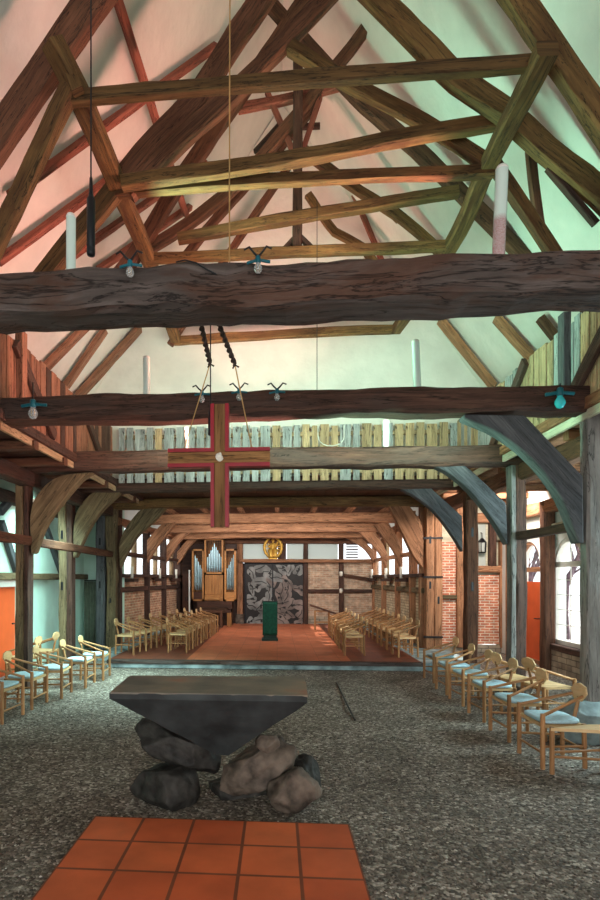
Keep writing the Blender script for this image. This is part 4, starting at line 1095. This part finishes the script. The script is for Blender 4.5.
# choir rows
def row(a, b, n, rz, txt, grp):
    A = gz(*a, ZP); B = gz(*b, ZP)
    for i in range(n):
        q = A.lerp(B, i/(n-1)); s = 1 if rz == 0 else -1
        place(False, q.x-s*.2, q.y+.245, ZP, rz+rj.uniform(-.05, .05), 'bare beech armchair, %s from the platform edge, %s' % (ORD[i], txt), grp)
row((134, 655), (199, 634.5), 8, 0, 'row against the organ side brick wall', 'choir armchairs along the organ side wall')
row((186, 653), (215.5, 634), 7, 0, 'inner row on the organ side', 'inner choir armchairs on the organ side')
row((345.5, 656), (330.5, 635), 7, PI, 'inner row on the limewashed wall side', 'inner choir armchairs on the limewashed side')
row((398, 657.5), (362, 632), 9, PI, 'row against the limewashed brick wall', 'choir armchairs along the limewashed wall')

# ------------------------------------------------------------------ choir furniture
# lectern with green cloth
lp = gz(270, 641, ZP); lw = 16*mpp(lp); lz = at(270, 602, lp.y).z
le = thing('lectern', 'dark green cloth covered lectern standing on the orange tiles', 'lectern', (lp.x, lp.y, ZP))
m = MB(); m.prism([Vector((lp.x-lw*.42, lp.y, ZP+.05)), Vector((lp.x-lw*.42, lp.y+.3, ZP+.05)), Vector((lp.x-lw*.42, lp.y+.36, lz-.1)), Vector((lp.x-lw*.42, lp.y-.02, lz-.02))], (lw*.84, 0, 0)); m.build('body', 'greendark', le)
m = MB(); m.box(lp.x-lw*.5, lp.x+lw*.5, lp.y-.04, lp.y+.34, ZP, ZP+.06); m.build('foot', 'greendark', le)
m = MB(); vs = []; fs = []
for j in range(13):
    z = ZP+.16+(lz-ZP-.16)*j/12
    for i in range(17):
        t = i/16; vs.append((lp.x-lw*.46+lw*.92*t, lp.y-.035-.008*math.sin(t*19)*(1-j/12), z))
for i in range(17): vs.append((lp.x-lw*.46+lw*.92*i/16, lp.y+.38, lz-.06))
for j in range(13):
    for i in range(16): a = j*17+i; fs.append((a, a+1, a+18, a+17))
m.add(vs, fs, None, 0, True); o = m.build('cloth', 'green', le); so = o.modifiers.new('t', 'SOLIDIFY'); so.thickness = .008
m = MB(); m.prism([Vector((lp.x-lw*.48, lp.y-.03, lz+.005)), Vector((lp.x-lw*.48, lp.y+.4, lz-.055)), Vector((lp.x-lw*.48, lp.y+.4, lz-.03)), Vector((lp.x-lw*.48, lp.y-.03, lz+.03))], (lw*.96, 0, 0)); m.build('book_rest', 'greendark', le)

# dark ornamental panel
pY_ = YB-.06
pa = at(246, 564, pY_); pb = at(303.5, 629, pY_)
pe = thing('ornamental_panel', 'black panel with pale grey and rose leaf shapes beneath the golden figure', 'wall panel', ((pa.x+pb.x)/2, pY_, pb.z))
MB().box(pa.x, pb.x, pY_, pY_+.05, pb.z, pa.z).build('backing', 'panel', pe)
rp = random.Random(12)
def blob(m, cx, cz, rx, rz_, a, y):
    n = 22; P = []
    for i in range(n):
        w_ = 2*PI*i/n; k = 1+.18*math.sin(3*w_+cx*9)+.1*math.sin(5*w_+cz*7)
        x = rx*k*math.cos(w_); z = rz_*k*math.sin(w_)
        X = cx+x*math.cos(a)-z*math.sin(a); Z = cz+x*math.sin(a)+z*math.cos(a)
        P.append(Vector((min(max(X, pa.x+.03), pb.x-.03), y, min(max(Z, pb.z+.06), pa.z-.03))))
    m.prism(P, (0, .01, 0))
mg = MB(); mr_ = MB(); md = MB(); W_ = pb.x-pa.x; H_ = pa.z-pb.z
k = 0
for i in range(6):
    for j in range(7):
        u = (i+.5)/6+rp.uniform(-.06, .06); v = (j+.7)/7.4+rp.uniform(-.05, .05)
        if v > .97 or rp.random() < .12: continue
        cx_, cz_ = pa.x+u*W_, pb.z+v*H_; a = rp.uniform(0, PI); k += 1
        r1, r2 = rp.uniform(.19, .29), rp.uniform(.12, .2)
        blob(mr_ if (u > .45 and v < .75) else mg, cx_, cz_, r1, r2, a, pY_-.012-.0006*k)
        if rp.random() < .7:
            for q in range(rp.choice((1, 2, 3))): blob(md, cx_+rp.uniform(-.09, .09), cz_+rp.uniform(-.09, .09), rp.uniform(.02, .05), rp.uniform(.015, .05), 0, pY_-.033-.0006*k)
        md.tube([(cx_-r1*.8*math.cos(a), pY_-.034, cz_-r1*.8*math.sin(a)), (cx_+.03, pY_-.034, cz_+.02), (cx_+r1*.8*math.cos(a+.3), pY_-.034, cz_+r1*.8*math.sin(a+.3))], .012, 5)
mg.build('leaf_shapes', 'motif_g', pe); mr_.build('rose_leaf_shapes', 'motif_r', pe); md.build('line_pattern', 'panel', pe)
fr = MB(); fr.box(pa.x-.05, pa.x, pY_-.04, pY_+.05, pb.z, pa.z+.05); fr.box(pb.x, pb.x+.05, pY_-.04, pY_+.05, pb.z, pa.z+.05); fr.box(pa.x-.05, pb.x+.05, pY_-.04, pY_+.05, pa.z, pa.z+.06)
fr.box((pa.x+pb.x)/2-.09, (pa.x+pb.x)/2-.05, pY_-.05, pY_, pb.z, pa.z); fr.build('frame', 'iron', pe)

# golden figure in a pointed oval
gp = at(273, 560, YB-.2); gt = at(273, 535, YB-.2); gh = gt.z-gp.z; gwid = 9.2*mpp(gp)
ge = thing('golden_figure', 'gilded seated figure inside a pointed oval, on the rail above the panel', 'statue', tuple(gp))
def mand(t, s): # pointed oval outline, t in 0..1
    a = 2*PI*t; z = math.cos(a); x = math.copysign(max(0, 1-z*z)**.85, math.sin(a))
    return Vector((gp.x+s*gwid*x, gp.y, gp.z+gh*.5+s*gh*.5*z))
m = MB(); m.tube([mand(i/40, .94) for i in range(41)], .05, 8, caps=False)
for i in range(20): c = mand(i/20+.02, .97); m.lathe(c, [(0, -.05), (.045, -.03), (.055, 0), (.045, .03), (0, .05)], 8)
m.build('oval_wreath', 'gilt', ge)
m = MB()
for i in range(24):
    a, b = mand(i/24, .35), mand(i/24+.007, .9); b2 = mand(i/24-.007, .9)
    m.prism([a+Vector((0, .03, 0)), b+Vector((0, .03, 0)), b2+Vector((0, .03, 0))], (0, .015, 0))
m.build('rays', 'gilt', ge)
bm = bmesh.new()
fig = [(0, .16, .30), (0, .30, .27), (0, .42, .2), (0, .55, .2), (0, .64, .22), (0, .70, .1), (0, .78, .125), (0, .84, .11), (0, .88, .04)]
bm.free()
m = MB(); prof = [(.0, .1), (.34, .1), (.36, .16), (.30, .27), (.24, .38), (.25, .44), (.20, .5), (.22, .6), (.17, .66), (.07, .69), (.06, .71), (.11, .75), (.12, .79), (.1, .84), (.05, .87), (0, .88)]
m.lathe(Vector((gp.x, gp.y-.04, gp.z)), [(r*gwid*1.35, z*gh) for r, z in prof], 16)
for s in (-1, 1):
    b0 = Vector((gp.x+s*.22*gwid, gp.y-.05, gp.z+.62*gh)); m.tube([b0, b0+Vector((s*.13*gwid, -.03, -.12*gh)), b0+Vector((s*.3*gwid, -.08, (.1 if s > 0 else -.05)*gh))], [.055, .05, .035], 8)
    k0 = Vector((gp.x+s*.14*gwid, gp.y-.06, gp.z+.4*gh)); m.tube([k0, k0+Vector((s*.05, -.16, -.03)), k0+Vector((s*.03, -.15, -.27*gh))], [.09, .085, .06], 8)
m.build('figure', 'gilt', ge)
m = MB(); m.box(gp.x-gwid*.5, gp.x+gwid*.5, gp.y-.1, gp.y+.1, gp.z-.04, gp.z+.05); m.build('pedestal', 'gilt', ge)

# organ
oy = YB-.85
def ox(px): return at(px, 600, oy).x
def oz(py): return at(214, py, oy).z
og = thing('pipe_organ', 'honey oak pipe organ with three pipe towers in the choir corner', 'organ', (ox(214), oy, ZP))
def case(px0, px1, y0_, y1_, ydep, fr_w=1.8):
    x0, x1, z1, z0 = ox(px0), ox(px1), oz(y0_), oz(y1_); w_ = fr_w*mpp(at(214, 560, oy)); m = MB()
    m.box(x0, x0+w_, oy-.05, oy+ydep, z0, z1); m.box(x1-w_, x1, oy-.05, oy+ydep, z0, z1); m.box(x0, x1, oy-.05, oy+ydep, z1-w_, z1); m.box(x0, x1, oy-.05, oy+ydep, z0, z0+w_)
    m.box(x0, x1, oy+ydep-.03, oy+ydep, z0, z1); return m, x0+w_, x1-w_, z0+w_, z1-w_
towers = []
m, a, b, c, d_ = case(204.5, 223.5, 538.5, 574, .5); m.build('centre_tower', 'organwood', og); towers.append((a, b, c, d_, 9, 1))
m, a, b, c, d_ = case(192, 204, 549, 601, .5); m.build('side_tower', 'organwood', og); towers.append((a, b, c+.32, d_, 5, 0))
m, a, b, c, d_ = case(224.5, 236, 549, 601, .5); m.build('side_tower', 'organwood', og); towers.append((a, b, c+.32, d_, 5, 0))
MB().box(ox(193), ox(203.5), oy-.03, oy+.4, oz(600), oz(592)).build('side_panel', 'organdark', og)
MB().box(ox(225), ox(235.5), oy-.03, oy+.4, oz(600), oz(592)).build('side_panel', 'organwood', og)
for (a, b, c, d_, n, ctr_) in towers:
    for i in range(n):
        x = a+(b-a)*(i+.5)/n; r = (b-a)/n*.48; t = abs(i-(n-1)/2)/((n-1)/2)
        zt2 = c+(d_-c)*((.9-.42*t) if ctr_ else (.55+.35*((i/(n-1)) if a > ox(214) else (1-i/(n-1)))*1))
        mm = MB(); mm.lathe((x, oy+.12, 0), [(r*.35, c), (r, c+.22), (r, zt2)], 12); mm.lathe((x, oy+.12, 0), [(r, zt2), (r*.9, zt2-.01)], 12); mm.build('pipe', 'tin', og)
    # carved lattice shade stepping over the pipes
    mm = MB(); nx_ = 9 if ctr_ else 6; hs = (b-a)/nx_
    for i in range(nx_):
        t = abs(i-(nx_-1)/2)/((nx_-1)/2) if ctr_ else ((1-i/(nx_-1)) if a > ox(214) else i/(nx_-1))
        depth = int(round(1+(5.5 if ctr_ else 5)*t))
        for j in range(depth):
            x = a+hs*i; z = d_-hs*1.15*(j+1)
            q = hs*.28
            mm.box(x, x+hs, oy-.02, oy+.01, z, z+q); mm.box(x, x+q, oy-.02, oy+.01, z, z+hs*1.15)
    mm.build('lattice_shade', 'lattice', og)
m = MB()
for i in range(9): x0 = ox(205)+(ox(223)-ox(205))*i/9; m.box(x0+.004, x0+(ox(223)-ox(205))/9-.004, oy-.03, oy+.02, oz(594), oz(575))
m.box(ox(205), ox(223), oy, oy+.45, oz(601), oz(575)); m.build('slatted_front', 'organwood', og)
MB().box(ox(205), ox(220), oy-.1, oy, oz(600), oz(595)).build('music_desk', 'organwood', og)
m = MB(); m.box(ox(197), ox(232), oy-.02, oy+.5, ZP, oz(601)); m.box(ox(197), ox(232), oy-.38, oy+.1, oz(612), oz(609)); m.build('console', 'organdark', og)
m = MB(); m.box(ox(201), ox(228), oy-.34, oy-.02, oz(609)-.0, oz(607.5)); m.build('key_slip', 'lattice', og)
m = MB(); m.box(ox(228), ox(232), oy-.36, oy, ZP, oz(609)); m.box(ox(197), ox(200), oy-.36, oy, ZP, oz(609)); m.build('console_side', 'organwood', og)
bn = thing('organ_bench', 'dark brown organ bench before the organ keyboard', 'bench', (ox(212), oy-.75, ZP))
MB().box(ox(199), ox(226), oy-.95, oy-.6, ZP+.5, ZP+.55).build('seat', 'red', bn)
for px in (200, 222.5): MB().box(ox(px), ox(px+2.2), oy-.93, oy-.62, ZP, ZP+.5).build('leg', 'red', bn)
MB().box(ox(202), ox(223), oy-.8, oy-.76, ZP+.12, ZP+.2).build('stretcher', 'red', bn)
# dark cabinet and plain white pole left of the organ
cb = thing('dark_cabinet', 'tall dark cabinet in the corner left of the organ', 'cabinet', (ox(184), YB-.6, ZP))
MB().box(LB.x+.22, ox(190), YB-.75, YB-.15, ZP, 2.0).build('carcass', 'organdark', cb)
for i in range(2):
    x0 = LB.x+.24+i*(ox(190)-LB.x-.24)/2; dd = MB().box(x0, x0+(ox(190)-LB.x-.24)/2-.015, YB-.775, YB-.75, ZP+.06, 1.96).build('door', 'organdark', cb)
    MB().tube([(x0+(.1 if i == 0 else .04), YB-.78, 1.0), (x0+(.1 if i == 0 else .04), YB-.78, 1.14)], .012, 6).build('knob', 'iron', dd)
pl_ = at(189.3, 617, YB-.95); tp = at(189.3, 570, YB-.95)
st = thing('candle_stand', 'slim white pole standing between cabinet and organ', 'stand', (pl_.x, pl_.y, ZP))
MB().tube([(pl_.x, pl_.y, ZP+.02), (tp.x, tp.y, tp.z)], .025, 10).build('pole', 'white', st); m = MB(); m.lathe((pl_.x, pl_.y, ZP), [(0, 0), (.12, 0), (.11, .02), (.03, .03)], 14); m.build('foot', 'white', st)
# reading desk right of the panel
dq = gz(322, 630, ZP); dk = thing('reading_desk', 'pale framed reading desk with a dark slanted board near the brick', 'desk', (dq.x, dq.y, ZP))
for a in (-.22, .22):
    for b in (-.15, .15): MB().tube([(dq.x+a, dq.y+b, ZP), (dq.x+a, dq.y+b, ZP+.62)], .02, 8).build('leg', 'beech', dk)
m = MB(); 
for b in (-.15, .15): m.tube([(dq.x-.22, dq.y+b, ZP+.25), (dq.x+.22, dq.y+b, ZP+.25)], .014, 6); m.tube([(dq.x-.22, dq.y+b, ZP+.6), (dq.x+.22, dq.y+b, ZP+.6)], .014, 6)
m.build('stretcher', 'beech', dk)
d0 = at(310, 606, dq.y); d1 = at(338, 615, dq.y)
MB().prism([Vector((d0.x, dq.y-.2, d0.z)), Vector((d1.x, dq.y-.2, d1.z)), Vector((d1.x, dq.y-.2, d1.z+.05)), Vector((d0.x, dq.y-.2, d0.z+.06))], (0, .4, 0)).build('slanted_board', 'organdark', dk)
# candles on bracket shelves
def candle(P_, s, sg, lab):
    p = P_(s, 1.76)+Vector((-sg*.14, 0, 0)); e = thing('wall_candle', lab, 'candle', tuple(p), 'candles on the choir walls')
    m = MB(); m.lathe(p+Vector((0, 0, .03)), [(0, 0), (.04, 0), (.04, .3), (.03, .31), (0, .305)], 12); m.build('candle', 'candle', e)
    MB().box(p.x-.12, p.x+.12, p.y-.25, p.y+.25, p.z-.06, p.z+.03).build('shelf', 'dark', e)
edL = [0]+sL+[1]; edR = [0]+sR+[1]
for i, lab in enumerate(('white candle on the organ side wall, closest to the nave', 'white candle on the organ side wall, in the middle bay', 'white candle on the organ side wall, next to the organ')):
    candle(PL, onwall(LA, LB, (125, 154, 171)[i]), -1, lab)
for i, lab in enumerate(('white candle on the limewashed wall, closest to the nave', 'white candle on the limewashed wall, in the middle bay', 'white candle on the limewashed wall, in the far corner')):
    candle(PR, onwall(RA, RB, (408, 392, 377)[i]), 1, lab)

# ------------------------------------------------------------------ outside
m = MB(); m.box(XR+.3, XR+40, -20, 60, -.3, -.05)
tag(m.build('ground_outside', 'snow'), 'pale open ground seen through the arched window', kind='structure')
m = MB(); m.box(-45, XL-.3, -20, 60, -.3, -.05); tag(m.build('ground_outside', 'snow'), 'pale open ground beyond the brick choir wall', kind='structure')
def tree(x, y, h, seed, lab):
    rt = random.Random(seed); m = MB()
    def br(p, d, l, r, n):
        q = p+d*l; mid = p+d*(l*.5)+Vector((rt.uniform(-.06, .06), rt.uniform(-.06, .06), 0))*l
        m.tube([p, mid, q], [r, r*.85, r*.65], 6)
        if n == 0: return
        for k in range(3):
            e = (d+Vector((rt.uniform(-.8, .8), rt.uniform(-.8, .8), rt.uniform(-.1, .5)))).normalized()
            br(p+d*(l*rt.uniform(.45, 1)), e, l*rt.uniform(.55, .75), r*.55, n-1)
    br(Vector((x, y, -.1)), Vector((.02, .02, 1)).normalized(), h, .13, 4)
    return tag(m.build('bare_tree', 'bark'), lab, 'tree', 'bare trees outside')
tree(8.7, 17.6, 1.7, 3, 'bare tree seen through the arched window')
tree(12.0, 27.8, 2.4, 8, 'bare tree seen through the overlight above the orange door')
tree(10.4, 21.6, 2.0, 15, 'second bare tree farther behind the arched window')
tree(10.3, 23.8, 2.0, 21, 'third bare tree behind the orange door')

# ------------------------------------------------------------------ light
wd = bpy.data.worlds.new('sky'); SC.world = wd; wd.use_nodes = True
bg = wd.node_tree.nodes['Background']; bg.inputs[0].default_value = (.92, .96, 1.0, 1); bg.inputs[1].default_value = 2.2
def area(name, loc, target, sx, sy, power, col, spread=PI):
    l = bpy.data.lights.new(name, 'AREA'); l.shape = 'RECTANGLE'; l.size = sx; l.size_y = sy; l.energy = power; l.color = col; l.spread = spread
    o = bpy.data.objects.new(name, l); COL.objects.link(o); o.location = loc
    d = Vector(target)-Vector(loc); o.rotation_euler = d.to_track_quat('-Z', 'Y').to_euler(); return o
area('doorway_daylight', (0, Y0+.05, 2.0), (0, 8, 1.9), 4.2, 3.6, 330, (1.0, .96, .92))  # added fill behind the camera, set in the made-up doorway
area('window_side_daylight', (XR-.05, 7.5, 2.2), (0, 9.5, .3), 3.0, 1.6, 320, (.70, .97, 1.0))  # added bluish nave fill, set before the window-side wall
area('turquoise_daylight', (-4.15, 10.2, 3.25), (-4.9, 10.6, .9), .5, 8, 340, (.64, 1.0, .95), 2.2)  # added cyan light under the gallery to brighten the aisle wall
area('pink_spot', (.7, 6.9, 4.15), (-3.6, 7.4, 7.0), .5, 5.0, 150, (1.0, .42, .32), 2.3)  # unseen loft spot, assumed from the pink tint of the slope
area('mint_spot', (-.1, 6.9, 4.15), (3.8, 7.4, 7.0), .5, 5.0, 125, (.46, 1.0, .70), 2.3)  # source assumed for the greenish window-side slope, no fixture there
area('rose_spot', (-1.5, 8.6, 4.2), (.4, 11.4, 9.2), .6, .6, 45, (1.0, .45, .36), 1.2)  # smaller assumed spot, tinting the upper gable pinkish
area('gable_lamp', (.5, 7.6, 4.0), (.2, 11.4, 5.0), 5, .3, 110, (.70, 1.0, .78), 2.0)  # added unseen light that turns the loft gable mint
area('choir_lamp', (0, 13.7, 3.3), (0, 18.5, .4), 5, .3, 75, (1.0, .93, .86))  # added hidden light to brighten the choir, assumed from its warm look
area('choir_lamp_low', (0, 16.2, 3.2), (0, 20.2, .9), 5, .3, 105, (1.0, .94, .87))  # second added light, without a fixture, for the choir end
area('aisle_lamp', (4.4, 11.6, 3.45), (4.5, 14, 1.6), 1.2, .3, 110, (1.0, .90, .80))  # added light under the gallery, brightening the red brick end wall
sun = bpy.data.lights.new('sun', 'SUN'); sun.energy = 9; sun.angle = .02; so_ = bpy.data.objects.new('sun', sun); COL.objects.link(so_); so_.rotation_euler = Vector((-.5, -.16, -.6)).to_track_quat('-Z', 'Y').to_euler(); sun.color = (1, .95, .88)

SC.view_settings.view_transform = 'Standard'; SC.view_settings.look = 'None'; SC.view_settings.gamma = 1; SC.view_settings.use_curve_mapping = False
SC.view_settings.exposure = 0.0
SC.cycles.use_denoising = True
SC.cycles.max_bounces = 8; SC.cycles.diffuse_bounces = 5
SC.cycles.sample_clamp_indirect = 4
